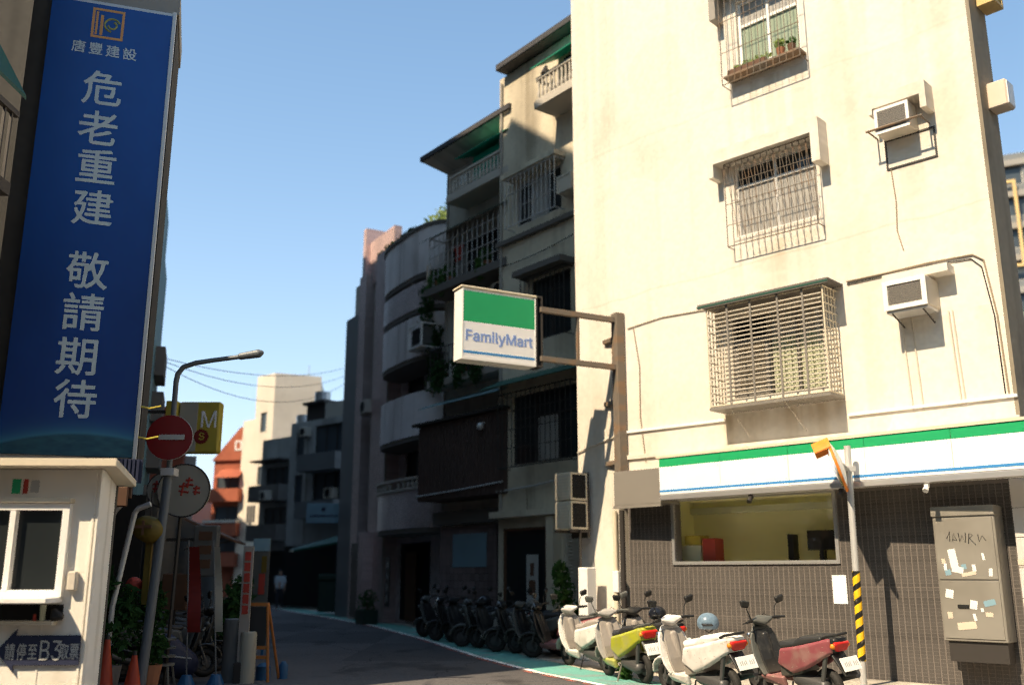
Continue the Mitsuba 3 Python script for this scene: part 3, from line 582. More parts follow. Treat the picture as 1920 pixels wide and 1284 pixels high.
for s in (3.3, 4.95, 6.3):
    solo('spotlight', {3.3: 'small dark spotlight under the sign above the shop window', 4.95: 'small spotlight under the sign beside the traffic mirror', 6.3: 'small white spotlight under the sign above the grey cabinet'}[s], 'spotlight',
         cat([bx(s - .03, s + .03, .54, .6, 2.83, 2.9), tube([(s, .57, 2.85), (s, .64, 2.78)], [.03, .045], 8)]), 'white_paint' if s > 6 else 'dark_steel', FS)
# pale end column at the right
c = thing('corner_column', 'pale stone clad column at the right end of the shop front', 'column')
for i in range(7):
    part(c, 'slab', bx(7.22, 9.4, -.5, .16 + .003 * (i % 2), .42 * i + .004, .42 * i + .416, .006), 'stone', M)
part(c, 'red_band', bx(7.22, 9.4, .167, .174, 1.72, 1.8), 'poster_pale', M)
part(c, 'core', bx(7.24, 9.38, -.5, .15, 0, 2.93), 'grey_concrete', M)

# electrical cabinet
MC = Frame(M.pt(0, .1, 0)[:2], M_DIR)
cb = thing('electrical_cabinet', 'tall grey electrical cabinet with graffiti and torn stickers on the tiled wall', 'cabinet')
part(cb, 'body', bx(6.17, 7.04, -.09, .3, .66, 2.56, .012), 'cabinet_paint', MC)
part(cb, 'door', bx(6.2, 7.01, .302, .318, 1.52, 2.40, .005), 'cabinet_paint', MC)
part(cb, 'door', bx(6.2, 7.01, .302, .316, .7, 1.505, .005), 'cabinet_paint', MC)
part(cb, 'top_cap', bx(6.16, 7.05, .02, .325, 2.42, 2.565, .008), 'cabinet_paint', MC)
part(cb, 'base', bx(6.22, 7.02, .02, .26, .38, .655), 'dark_steel', MC)
part(cb, 'hinge', cat([bx(6.15, 6.172, .1, .16, z, z + .1) for z in (1.0, 1.6, 2.2)]), 'galvanised', MC)
part(cb, 'handle', bx(6.42, 6.58, .318, .335, 1.12, 1.17, .005), 'black_plastic', MC)
rg = np.random.default_rng(12)
for s, z, w, h, m in [(6.42, 1.82, .11, .26, 'plate_white'), (6.47, 1.66, .16, .09, 'plate_white'), (6.56, 1.7, .07, .07, 'light_blue_board'), (6.33, 1.62, .08, .08, 'light_blue_board'), (6.7, 1.68, .05, .1, 'plate_white'), (6.84, 1.84, .035, .1, 'plate_white'),
                      (6.92, 1.62, .05, .11, 'plate_white'), (6.62, 1.6, .2, .05, 'poster_pale'), (6.32, 1.32, .11, .12, 'plate_white'), (6.64, 1.17, .1, .12, 'plate_white'), (6.86, 1.2, .16, .08, 'light_blue_board'), (6.84, 1.04, .1, .06, 'poster_pale'),
                      (6.64, 1.0, .04, .1, 'plate_white'), (6.52, .88, .26, .1, 'poster_pale'), (6.3, 1.02, .07, .09, 'poster_pale'), (6.28, 1.78, .05, .07, 'poster_pale'), (6.3, 1.7, .04, .1, 'plate_white'), (6.28, 2.45, .06, .05, 'poster_pale'), (6.75, 1.1, .04, .05, 'plate_white')]:
    me = bx(-w / 2, w / 2, 0, .002, -h / 2, h / 2)
    me.apply_transform(trimesh.transformations.rotation_matrix(rg.uniform(-.25, .25), [0, 1, 0])); me.apply_translation([s, .3185, z])
    part(cb, 'sticker', me, m, MC)
gr = [[(6.36, 2.1), (6.41, 2.2), (6.40, 2.06)], [(6.44, 2.06), (6.46, 2.17), (6.5, 2.07), (6.44, 2.09)], [(6.53, 2.18), (6.54, 2.05), (6.58, 2.14), (6.62, 2.04), (6.63, 2.18)], [(6.66, 2.02), (6.68, 2.17), (6.73, 2.14), (6.68, 2.1), (6.76, 2.0)], [(6.8, 2.15), (6.81, 2.05), (6.86, 2.13), (6.9, 2.06)]]
part(cb, 'graffiti', cat([tube([(s, .3195, z) for s, z in st], .0065, 4) for st in gr]), 'black_plastic', MC)
solo('notice', 'plain white paper notice on the tiled wall left of the striped pole', 'notice', bx(4.33, 4.57, .006, .012, 1.13, 1.58), 'sign_white', M)

# striped pole with the traffic mirror
p0 = np.array([5.14, 14.77])
po = thing('mirror_pole', 'galvanised pole with yellow and black hazard stripes in front of the shop', 'pole')
lean = lambda z: (p0[0] + .012 * (z - 1), p0[1], z)
part(po, 'post', tube([lean(0), lean(1.2), lean(2.4), lean(3.5)], .05, 16), 'galvanised', smooth=40)
part(po, 'striped_sleeve', tube([lean(.36), lean(1.0), lean(1.64)], .056, 20), 'hazard_stripes', smooth=40)
part(po, 'cap', disc(lean(3.505), (0, 0, 1), .053, .02, 16), 'galvanised')
tm = thing('traffic_mirror', 'round traffic mirror with an orange hood clamped to the striped pole, seen edge on', 'mirror')
mc = np.array([4.93, 14.6, 3.2]); mn = np.array([-.92, .33, -.3]); mn /= np.linalg.norm(mn)
def dish(c, nrm, r, bulge, thick=.0):
    u = np.cross(nrm, [0, 0, 1.0]); u /= np.linalg.norm(u); w = np.cross(nrm, u)
    v, fs, R, Nn = [], [], 6, 32
    for i in range(R + 1):
        for j in range(Nn):
            a = 2 * math.pi * j / Nn; rr = r * i / R
            v.append(c + (u * math.cos(a) + w * math.sin(a)) * rr + nrm * bulge * (1 - (i / R) ** 2))
    for i in range(R):
        for j in range(Nn):
            A, B_, C_, D_ = i * Nn + j, i * Nn + (j + 1) % Nn, (i + 1) * Nn + (j + 1) % Nn, (i + 1) * Nn + j
            fs += [[A, B_, C_], [A, C_, D_]]
    return trimesh.Trimesh(np.array(v), np.array(fs), process=False)
part(tm, 'mirror_face', dish(mc + mn * .02, mn, .38, .06), 'mirror', smooth=True)
part(tm, 'back_shell', dish(mc - mn * .005, -mn, .40, .09), 'scooter_white', smooth=True)
uu = np.cross(mn, [0, 0, 1.0]); uu /= np.linalg.norm(uu); ww = np.cross(uu, mn)
ringpts = [mc + (uu * math.cos(a) + ww * math.sin(a)) * .4 for a in np.linspace(0, 2 * math.pi, 37)]
part(tm, 'rim', tube(ringpts, .022, 6), 'orange')
hv_, hf = [], []
for i, a in enumerate(np.linspace(math.radians(35), math.radians(145), 17)):
    e = mc + (uu * math.cos(a) + ww * math.sin(a)) * .425
    hv_ += [e - mn * .02, e + mn * .24 - ww * .02, e - mn * .02 + ww * .012, e + mn * .24 - ww * .008]
for i in range(16):
    o = i * 4
    for A, B_, C_, D_ in ((0, 1, 5, 4), (2, 6, 7, 3), (1, 3, 7, 5), (0, 4, 6, 2)):
        hf += [[o + A, o + B_, o + C_], [o + A, o + C_, o + D_]]
part(tm, 'hood', trimesh.Trimesh(np.array(hv_), np.array(hf), process=False), 'orange')
part(tm, 'bracket', cat([tube([mc - mn * .08, (5.13, 14.7, 3.16)], .02, 8), bx(5.09, 5.25, 14.7, 14.84, 3.12, 3.2)]), 'galvanised')

# ================================================================== HANGING SHOP SIGN ON ITS FRAME
SG = Frame((2.1, 18.9), (.88, .47))
fr_ = thing('sign_frame', 'rusty steel post with two long arms carrying the box sign', 'sign frame')
part(fr_, 'post', bx(-.04, .16, -.1, .1, 3.5, 6.76, .01), 'rusty_steel', SG)
part(fr_, 'arm', bx(-1.76, -.04, -.05, .05, 6.56, 6.66), 'rusty_steel', SG)
part(fr_, 'arm', bx(-1.76, -.04, -.05, .05, 5.58, 5.68), 'rusty_steel', SG)
part(fr_, 'strut', bx(-.93, -.88, -.03, .03, 5.68, 6.56), 'rusty_steel', SG)
part(fr_, 'end_plate', ring(-1.85, -1.70, 5.46, 6.88, .035, -.3, .0), 'dark_steel', SG)
part(fr_, 'anchor', cat([bx(-.02, .12, -.45, -.1, z, z + .08) for z in (3.7, 4.9, 6.2)]), 'rusty_steel', SG)
bs = thing('box_sign', 'rectangular box sign with a green band and blue lettering hanging over the alley mouth', 'sign')
part(bs, 'box', bx(-3.44, -1.87, -.36, 0, 5.45, 6.83, .012), 'white_paint', SG)
part(bs, 'face', bx(-3.42, -1.89, .001, .012, 5.5, 6.18), 'sign_white', SG)
part(bs, 'green_band', bx(-3.42, -1.89, .001, .014, 6.183, 6.77), 'sign_green', SG)
part(bs, 'blue_line', bx(-3.42, -1.89, .0125, .016, 5.575, 5.62), 'sign_blue', SG)
part(bs, 'top_cap', bx(-3.47, -1.84, -.38, .03, 6.83, 6.87, .008), 'cream_paint', SG)
part(bs, 'edge', cat([bx(-3.44, -3.415, .0, .02, 5.47, 6.82), bx(-1.892, -1.866, .0, .02, 5.47, 6.82), bx(-3.44, -1.866, .0, .022, 5.45, 5.5)]), 'white_paint', SG)
tx = letters('FamilyMart', .2, .004, True)
sx = 1.42 / (tx.bounds[1][0] - tx.bounds[0][0])
tx.apply_transform(np.diag([sx, 1, min(1.25, sx * 1.0) , 1])); tx.apply_translation([-3.36 - tx.bounds[0][0], .0125 + .004 - tx.bounds[1][1] + .002, 5.82])
part(bs, 'lettering', tx, 'letter_blue', SG)

# condenser units stacked beside the corner
cu = Frame(S.pt(-.72, .62, 0)[:2], (.79, .61))
for i, (z0, lab) in enumerate(((2.46, 'lower of two cream condenser units on a bracket at the building corner'), (3.03, 'upper of two cream condenser units on a bracket at the building corner'))):
    a = thing('condenser_unit', lab, 'air conditioner')
    part(a, 'casing', cat([bx(0, .44, -.5, -.01, z0, z0 + .55, .012), ring(0, .44, z0, z0 + .55, .04, -.012, .004)]), 'cream_paint', cu)
    part(a, 'fan_grille', bx(.045, .395, -.008, -.003, z0 + .045, z0 + .505), 'dark_void', cu)
    for j in range(4):
        part(a, 'grille_ring', cu.put(trimesh.Trimesh(*(lambda t: (t.vertices[:, [0, 2, 1]] + [.22, .0, z0 + .275], t.faces))(torus(.045 + .045 * j, .004, 20, 5)))), 'dark_steel')
    side = part(a, 'coil_panel', bx(-.006, -.001, -.47, -.04, z0 + .05, z0 + .5), 'beige_plastic', cu)
    for j in range(7):
        part(side, 'fin', bx(-.012, -.006, -.46, -.05, z0 + .07 + j * .06, z0 + .1 + j * .06), 'cream_paint', cu)
solo('condenser_bracket', 'dark steel bracket under the stacked condenser units', 'bracket', cat([bx(-.02, .5, -.5, -.44, 2.40, 2.45), bx(-.02, .5, -.06, 0, 2.40, 2.45), bx(.44, .5, -.5, 0, 2.3, 3.6), bx(.46, .75, -.3, -.24, 2.4, 2.46), bx(.46, .75, -.3, -.24, 3.4, 3.46), bx(.2, .23, .01, .04, 1.2, 2.45)]), 'dark_steel', cu)
solo('utility_box', 'tall narrow white utility box standing at the foot of the building corner', 'box', bx(-.62, -.36, .3, .55, .0, 1.72, .015), 'white_paint', S)
solo('wall_sticker', 'small white meter box low on the corner wall', 'meter box', cat([bx(-.1, .06, .03, .13, 1.25, 1.65, .01)]), 'white_paint', S)
# unit on the shaded end wall
ac = thing('air_conditioner', 'white air conditioner sticking out of the shaded end wall', 'air conditioner')
part(ac, 'casing', bx(.3, .62, .0, .3, 8.85, 9.3, .02), 'poster_pale', END)
part(ac, 'front_panel', bx(.32, .6, .3, .312, 8.88, 9.27), 'white_paint', END)
solo('steel_bracket', 'yellow steel bracket high on the shaded end wall', 'bracket', cat([ring(.3, .7, 10.7, 11.2, .05, .02, .3), bx(.3, .7, .05, .08, 10.93, 10.97)]), 'scaffold_yellow', END)

# ================================================================== ALLEY BUILDING NEXT TO THE CREAM ONE
def back_core(b, fr, s0, s1, z0, z1, depth, m, name='core', n=-.25):
    part(b, name, bx(s0, s1, n - depth, n, z0, z1), m, fr)

def balusters(b, fr, s0, s1, z0, z1, n, m, step=.16, sides=True, d=None):
    k = part(b, 'balcony_rail', cat([bx(s0, s1, n - .05, n + .05, z1 - .07, z1), bx(s0, s1, n - .05, n + .05, z0, z0 + .05)] + ([bx(s0 - .04, s0 + .04, 0, n, z1 - .07, z1)] if sides else [])), m, fr)
    s = s0 + step / 2
    while s < s1:
        part(k, 'baluster', tube([(s, n, z0 + .05), (s, n, z0 + .18), (s, n, z0 + .3), (s, n, z1 - .07)], [.032, .05, .03, .036], 6), m, fr)
        s += step
    return k

def awning(b, fr, s0, s1, z_wall, z_edge, n, m, t=.02, name='awning', n0=0.0):
    P = [(s0, n0, z_wall), (s1, n0, z_wall), (s1, n, z_edge), (s0, n, z_edge)]
    v = np.array(P + [(a, c_, z - t) for a, c_, z in P], float)
    me = trimesh.convex.convex_hull(v)
    return part(b, name, me, m, fr)

B1 = Frame((1.55, 22.3), A_DIR)
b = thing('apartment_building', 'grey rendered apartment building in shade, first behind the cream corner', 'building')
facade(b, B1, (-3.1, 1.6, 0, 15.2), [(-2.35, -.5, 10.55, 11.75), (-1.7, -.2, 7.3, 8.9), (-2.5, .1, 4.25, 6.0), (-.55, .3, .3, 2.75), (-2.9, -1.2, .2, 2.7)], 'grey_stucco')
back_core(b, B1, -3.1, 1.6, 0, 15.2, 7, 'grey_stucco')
part(b, 'roof_eave', bx(-2.85, 1.9, -7, .35, 15.25, 15.45, .02), 'roof_dark', B1)
part(b, 'balcony_slab', bx(-.62, 1.6, 0, .78, 13.05, 13.25, .01), 'pale_concrete', B1)
balusters(b, B1, -.58, 1.55, 13.25, 13.9, .7, 'pale_concrete', .15)
awning(b, B1, -.55, 1.55, 14.72, 14.1, .95, 'green_awning')
part(b, 'balcony_door', bx(-.3, 1.5, .0, .03, 13.25, 14.6), 'dark_glass', B1)
part(b, 'wall_lamp', cat([tube([(-.75, .0, 14.3), (-.75, .25, 14.45)], .02, 6), tube([(-.75, .25, 14.5), (-.75, .32, 14.25)], [.04, .1], 8)]), 'dark_steel', B1)
window(b, B1, -2.35, -.5, 10.55, 11.75, 'aluminium', ['dark_glass', 'frosted_glass', 'dark_glass'], mull=(-1.75, -1.1), n=-.08)
grille(b, B1, -2.4, -.35, 10.45, 11.8, .35, 11, 2, 'galvanised', r=.012)
part(b, 'window_hood', bx(-2.5, -.3, 0, .4, 11.85, 11.98), 'grey_stucco', B1)
part(b, 'ledge', bx(-3.1, 1.6, 0, .14, 10.15, 10.27), 'dark_concrete', B1)
solo('air_conditioner', 'grey air conditioner on the shaded wall beside the upper grilled window', 'air conditioner', cat([bx(-.2, .35, .02, .4, 10.7, 11.15, .02), ring(-.2, .35, 10.7, 11.15, .05, .4, .42)]), 'beige_plastic', B1)
window(b, B1, -1.7, -.2, 7.3, 8.9, 'dark_steel', ['dark_glass'], mull=(-.95,), n=-.08)
part(b, 'window_hood', bx(-1.9, 0, 0, .5, 8.95, 9.1), 'dark_concrete', B1)
grille(b, B1, -1.8, -.1, 7.2, 8.9, .3, 9, 2, 'dark_steel', r=.01)
part(b, 'drain_pipe', tube([(.18, .08, 3.0), (.18, .08, 13.0)], .045, 8), 'grey_concrete', B1)
awning(b, B1, -3.0, 1.3, 6.5, 6.15, .75, 'dark_green')
window(b, B1, -2.5, .1, 4.25, 6.0, 'dark_steel', ['dark_glass', 'dark_glass', 'frosted_glass', 'dark_glass'], mull=(-1.6, -.75), transom=5.4, n=-.08)
grille(b, B1, -2.6, .2, 4.15, 6.0, .4, 14, 3, 'dark_steel', r=.012)
part(b, 'conduit', tube([(-3.05, .1, 3.62), (-1.5, .1, 3.68), (1.3, .1, 3.9)], .025, 6), 'galvanised', B1)
part(b, 'ledge', bx(-3.1, 1.6, 0, .3, 2.95, 3.1), 'grey_stucco', B1)
part(b, 'column', bx(-.92, -.66, .0, .25, 0, 2.9), 'cream_paint', B1)
part(b, 'column', bx(.32, .5, .0, .25, 0, 2.9), 'cream_paint', B1)
sh = part(b, 'louvred_shutter', ring(-.55, .3, .3, 2.75, .06, -.08, -.02), 'beige_plastic', B1)
for i in range(30):
    part(sh, 'slat', bx(-.49, .24, -.07, -.04, .38 + i * .077, .43 + i * .077), 'beige_plastic', B1)
part(b, 'shop_door', bx(-2.9, -1.2, -.12, -.06, .2, 2.7), 'dark_glass', B1)
part(b, 'door_frame', ring(-2.9, -1.2, .2, 2.7, .07, -.12, -.01), 'wood_brown', B1)
ps = thing('poster', 'tall pale figure poster on the shaded shop front beside the cream column', 'poster')
part(ps, 'sheet', bx(-1.95, -1.5, .006, .012, .95, 2.05), 'board_grey', B1)
part(ps, 'print', cat([bx(-1.86, -1.6, .013, .015, 1.1, 1.45), bx(-1.8, -1.66, .013, .015, 1.55, 1.85)]), 'wood_brown', B1)

# ================================================================== SECOND ALLEY BUILDING (deep eaves, brown metal box)
B2 = Frame((0, 25.6), A_DIR)
b = thing('apartment_building', 'shaded apartment building with wide overhanging eaves and a brown metal lean-to', 'building')
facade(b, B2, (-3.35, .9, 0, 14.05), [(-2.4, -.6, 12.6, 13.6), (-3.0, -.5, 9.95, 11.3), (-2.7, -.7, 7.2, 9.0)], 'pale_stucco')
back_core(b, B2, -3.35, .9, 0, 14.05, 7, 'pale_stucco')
ev = trimesh.convex.convex_hull(np.array([(-3.55, .9, 14.1), (1.0, .9, 14.1), (1.0, -7, 14.1), (-4.2, -7, 14.1), (-3.55, .9, 14.25), (1.0, .9, 14.25), (1.0, -3, 14.7), (-3.2, -3, 14.7), (-4.2, -7, 14.3)], float))
part(b, 'roof_eave', ev, 'roof_dark', B2)
part(b, 'eave_soffit', trimesh.convex.convex_hull(np.array([(-3.5, .85, 14.08), (.95, .85, 14.08), (.95, 0, 13.85), (-3.36, 0, 13.85), (-3.36, -6, 13.85), (-4.0, -6, 14.08)], float)), 'pale_stucco', B2)
part(b, 'balcony_slab', bx(-2.2, .85, 0, .8, 12.3, 12.5, .01), 'pale_concrete', B2)
balusters(b, B2, -2.15, .8, 12.5, 13.1, .74, 'pale_concrete', .17)
awning(b, B2, -1.7, .85, 13.9, 13.55, .85, 'green_awning')
part(b, 'balcony_screen', bx(-1.2, .1, .5, .53, 12.55, 13.5), 'green_awning', B2)
part(b, 'balcony_door', bx(-2.4, -.6, -.12, -.08, 12.6, 13.6), 'dark_glass', B2)
awning(b, B2, -3.5, .85, 12.0, 11.4, .9, 'dark_green')
window(b, B2, -3.0, -.5, 9.95, 11.3, 'dark_steel', ['frosted_glass', 'dark_glass', 'dark_glass'], mull=(-2.2, -1.3), n=-.08)
grille(b, B2, -3.1, .6, 9.85, 11.45, .75, 14, 4, 'galvanised', r=.014)
part(b, 'balcony_slab', bx(-3.2, .8, 0, .85, 9.62, 9.85, .01), 'dark_concrete', B2)
window(b, B2, -2.7, -.7, 7.2, 9.0, 'dark_steel', ['dark_glass'], mull=(-1.7,), n=-.08)
part(b, 'balcony_slab', bx(-3.2, .8, 0, .7, 6.85, 7.05, .01), 'grey_concrete', B2)
grille(b, B2, -3.1, .6, 7.05, 8.0, .65, 18, 1, 'dark_steel', r=.014)
awning(b, B2, -3.3, .85, 6.6, 6.25, .9, 'teal_panel')
part(b, 'metal_box', bx(-3.2, .85, 0, .9, 3.58, 5.7), 'corrugated_brown', B2)
mb = f'{b}__metal_box'
for i in range(25):
    s = -3.2 + i * .165
    part(mb, 'rib', bx(s, s + .07, .9, .925, 3.6, 5.65), 'corrugated_brown', B2)
for i in range(5):
    part(mb, 'rib', bx(-3.226, -3.2, .1 + i * .16, .17 + i * .16, 3.6, 5.65), 'corrugated_brown', B2)
part(b, 'box_roof', bx(-3.4, .95, -.05, 1.05, 5.72, 5.79), 'dark_steel', B2)
part(b, 'conduit', tube([(-3.2, .96, 3.72), (-1.0, .96, 3.78), (.85, .96, 3.86)], .022, 6), 'galvanised', B2)
part(b, 'security_lamp', cat([ball((.0, 1.05, 5.35), .1, 1), tube([(.0, .92, 5.45), (.0, 1.03, 5.42)], .03, 6)]), 'galvanised', B2)
part(b, 'mural_wall', bx(-3.3, -.6, .0, .06, .05, 2.9), 'mural_tile', B2)
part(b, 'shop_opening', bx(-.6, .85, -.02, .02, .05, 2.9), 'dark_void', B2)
solo('poster', 'large pale blue poster board on the shaded mural wall', 'poster', bx(-2.62, -1.03, .065, .085, 1.78, 2.68), 'light_blue_board', B2)
part(b, 'lintel', bx(-3.35, .9, 0, .3, 2.95, 3.3), 'dark_concrete', B2)
g_ = np.random.default_rng(5)
for i, (s, lab) in enumerate([(-2.9, 'leafy pot plant at the left end of the caged balcony'), (-2.3, 'trailing pot plant in the middle of the caged balcony'), (-.4, 'pot plant at the right end of the caged balcony')]):
    p_ = thing('pot_plant', lab, 'plant')
    part(p_, 'pot', tube([(s, .55, 9.86), (s, .55, 10.1)], [.1, .14], 10), 'terracotta', B2)
    part(p_, 'leaves', B2.put(foliage([((s, .6, 10.25), (.25, .2, .25)), ((s - .1, .75, 9.9), (.2, .1, .4))], 90, .09, 20 + i)), 'leaf_mid')
for i, (s, lab) in enumerate([(-2.6, 'bushy plant on the ledge behind the box sign, left end'), (-1.6, 'bushy plant on the ledge below the box sign'), (-.7, 'bushy plant on the ledge at the right, below the box sign')]):
    p_ = thing('pot_plant', lab, 'plant')
    part(p_, 'pot', tube([(s, .5, 7.05), (s, .5, 7.25)], [.1, .14], 10), 'terracotta', B2)
    part(p_, 'leaves', B2.put(foliage([((s, .6, 7.35), (.4, .25, .3)), ((s + .1, .75, 6.95), (.35, .12, .35))], 130, .09, 30 + i)), 'leaf_dark')
solo('hanging_shirt', 'red garment hung inside the caged balcony', 'clothes', cat([bx(-2.05, -1.75, .5, .53, 10.5, 11.0, .01), bx(-2.15, -1.65, .5, .53, 10.85, 11.0, .01)]), 'poster_red', B2)
solo('hanging_towel', 'pale towel hung at the left edge of the caged balcony', 'towel', bx(-3.3, -3.1, .7, .73, 10.0, 10.7, .01), 'poster_pale', B2)

# ================================================================== TILED TOWER WITH CURVED BALCONIES
B3 = Frame((-1.6, 29.5), T_DIR)
b = thing('apartment_building', 'mauve tiled apartment tower with stacked curved balconies and a roof garden', 'building')
facade(b, B3, (-8.3, .6, 0, 12.6), [(-4.1, -.6, 7.2, 8.2), (-4.1, -.6, 4.55, 5.7), (-4.5, -2.0, .1, 2.6)], 'mauve_tile')
back_core(b, B3, -8.3, .6, 0, 12.6, 7, 'mauve_tile')
part(b, 'pier', bx(-6.2, -4.7, 0, .5, 0, 13.3), 'pink_tile', B3)
part(b, 'pier', bx(-8.3, -7.6, 0, .35, 0, 13.0), 'pink_tile', B3)
part(b, 'side_wing', bx(-10.9, -8.3, -5, -.1, 0, 11.9), 'far_tile', B3)
part(b, 'side_wing', bx(-10.2, -8.3, -5, -.2, 11.9, 13.2), 'pale_stucco', B3)
part(b, 'roof_parapet', cat([bx(-8.2, -4.6, -3.2, .1, 13.3, 13.5), bx(-8.2, -7.9, -3.4, .3, 12.6, 15.0), bx(-8.2, -5.5, -.2, .1, 12.6, 14.4)]), 'pink_tile', B3)
part(b, 'roof_parapet', bx(-5.4, -.2, -1.6, -1.35, 12.6, 13.55), 'poster_pale', B3)
def bow(s0, s1, bulge, z0, z1, t=.12, n0=.1, N=18):
    """A bowed balcony front: flat ends, rounded outwards."""
    a = np.linspace(0, math.pi, N)
    cs, w = (s0 + s1) / 2, (s1 - s0) / 2
    out = [(cs - w * math.copysign(abs(math.cos(x)) ** .7, math.cos(x)), n0 + bulge * math.sin(x) ** .6) for x in a]
    inn = [(cs - (w - t) * math.copysign(abs(math.cos(x)) ** .7, math.cos(x)), n0 + (bulge - t) * math.sin(x) ** .6) for x in a]
    P = Polygon(out + inn[::-1]).buffer(0)
    m = trimesh.creation.extrude_polygon(P, z1 - z0, engine='earcut'); m.apply_translation([0, 0, z0])
    return m
def bow_slab(s0, s1, bulge, z0, z1, n0=.1, N=18):
    a = np.linspace(0, math.pi, N)
    cs, w = (s0 + s1) / 2, (s1 - s0) / 2
    P = Polygon([(cs - w * math.copysign(abs(math.cos(x)) ** .7, math.cos(x)), n0 + bulge * math.sin(x) ** .6) for x in a] + [(s1, -.05), (s0, -.05)]).buffer(0)
    m = trimesh.creation.extrude_polygon(P, z1 - z0, engine='earcut'); m.apply_translation([0, 0, z0])
    return m
for z0, z1, mm in ((10.99, 12.5, 'balcony_white'), (9.85, 10.7, 'mauve_tile'), (8.27, 9.6, 'balcony_white'), (5.76, 7.12, 'balcony_white'), (2.95, 4.1, 'mauve_tile')):
    part(b, 'balcony_front', bow(-4.5, .3, 1.15, z0, z1), mm, B3, smooth=35)
    part(b, 'balcony_slab', bow_slab(-4.48, .28, 1.12, z0 - .14, z0 - .002), 'dark_concrete', B3)
part(b, 'balcony_slab', bow_slab(-4.55, .35, 1.2, 12.502, 12.62), 'dark_concrete', B3)
rl = part(b, 'balcony_rail', bow(-4.6, .3, 1.2, 4.42, 4.5, .1), 'pale_concrete', B3)
part(b, 'balcony_ledge', bow(-4.6, .3, 1.2, 4.11, 4.18, .14), 'pale_concrete', B3)
for i in range(26):
    x = math.pi * (i + .5) / 26
    s, n = -2.15 - 2.38 * math.copysign(abs(math.cos(x)) ** .7, math.cos(x)), .1 + 1.13 * math.sin(x) ** .6
    part(rl, 'baluster', tube([(s, n, 4.18), (s, n, 4.3), (s, n, 4.42)], [.03, .06, .03], 6), 'pale_concrete', B3)
for z0, z1 in ((7.2, 8.2), (4.55, 5.7)):
    window(b, B3, -4.1, -.6, z0, z1, 'dark_steel', ['dark_glass', 'frosted_glass', 'dark_glass'], mull=(-3.0, -1.8), n=-.08)
part(b, 'balcony_post', bx(-1.5, -1.38, 1.0, 1.12, 9.7, 11.0), 'pale_concrete', B3)
ac = thing('air_conditioner', 'air conditioner in a pale cage on the curved balcony tower', 'air conditioner')
part(ac, 'casing', bx(-.5, .3, 1.1, 1.5, 8.45, 9.0, .02), 'scooter_grey', B3)
part(ac, 'cage', cat([ring(-.6, .4, 8.35, 9.1, .05, 1.53, 1.58), bx(-.6, -.55, .8, 1.55, 9.05, 9.1), bx(.35, .4, .8, 1.55, 9.05, 9.1), bx(-.6, .4, .8, 1.55, 8.33, 8.36)]), 'white_paint', B3)
part(ac, 'fan_grille', bx(-.4, .2, 1.502, 1.51, 8.5, 8.95), 'dark_void', B3)
part(b, 'door', bx(-3.75, -3.0, .02, .08, .1, 2.3), 'wood_brown', B3)
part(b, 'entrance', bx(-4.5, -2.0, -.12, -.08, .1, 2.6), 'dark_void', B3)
part(b, 'column', bx(-6.0, -5.6, .5, .9, 0, 3.0), 'pink_tile', B3)
part(b, 'shutter', bx(-8.0, -6.2, .36, .4, .1, 2.7), 'dark_steel', B3)
vs_ = thing('door_sign', 'narrow dark vertical sign with pale characters beside the tower door', 'sign')
part(vs_, 'board', bx(-2.9, -2.6, 1.1, 1.14, .6, 2.1), 'dark_steel', B3)
for i in range(4):
    z = .85 + i * .34
    part(vs_, 'mark', cat([bx(-2.84, -2.66, 1.141, 1.146, z - .015, z + .015), bx(-2.765, -2.735, 1.141, 1.147, z - .1, z + .1), bx(-2.83, -2.67, 1.141, 1.146, z + .06, z + .085), bx(-2.85, -2.65, 1.141, 1.146, z - .09, z - .065)]), 'board_grey', B3)
for i, (s, n, z, r, lab, lf) in enumerate([(-2.9, -.7, 13.7, (.9, .5, .6), 'tall sunlit shrub in the roof garden of the curved tower', 'leaf_pale'), (-4.6, -.5, 13.4, (.7, .4, .35), 'low sunlit shrub in the roof garden beside the parapet', 'leaf_pale'), (-5.6, .2, 13.2, (.7, .3, .3), 'scrubby plant along the roof edge of the curved tower', 'leaf_mid'), (-2.6, .8, 12.75, (.7, .25, .14), 'dark plant on the top curved balcony', 'leaf_dark')]):
    p_ = thing('shrub', lab, 'plant')
    part(p_, 'stem', B3.put(tube([(s, n, 12.6), (s, n, z)], .03, 6)), 'wood_brown')
    part(p_, 'leaves', B3.put(foliage([((s + (j - 1.5) * r[0] * .5, n, z + .12 * (j % 2)), (r[0] * .5, r[1], r[2])) for j in range(4)], 130, .12, 40 + i)), lf)
for i, (s, n, z, lab) in enumerate([(-.2, 1.1, 9.3, 'creeper hanging beside the curved balconies, upper part'), (.2, 1.0, 8.0, 'creeper hanging beside the curved balconies, lower part')]):
    p_ = thing('creeper', lab, 'plant')
    part(p_, 'leaves', B3.put(foliage([((s, n, z + .4 * j), (.35, .3, .35)) for j in range(-2, 3)], 90, .1, 50 + i)), 'leaf_dark')
solo('planter', 'dark green planter with shrubs by the tower entrance', 'planter', cat([B3.put(bx(-4.7, -4.0, .9, 1.4, 0, .45))]), 'bin_green')
p_ = thing('shrub', 'small shrub standing in the planter by the tower entrance', 'plant')
part(p_, 'leaves', B3.put(foliage([((-4.35, 1.15, .7), (.5, .35, .4))], 160, .09, 60)), 'leaf_dark')
part(p_, 'stem', B3.put(tube([(-4.35, 1.15, .4), (-4.35, 1.15, .7)], .03, 6)), 'wood_brown')

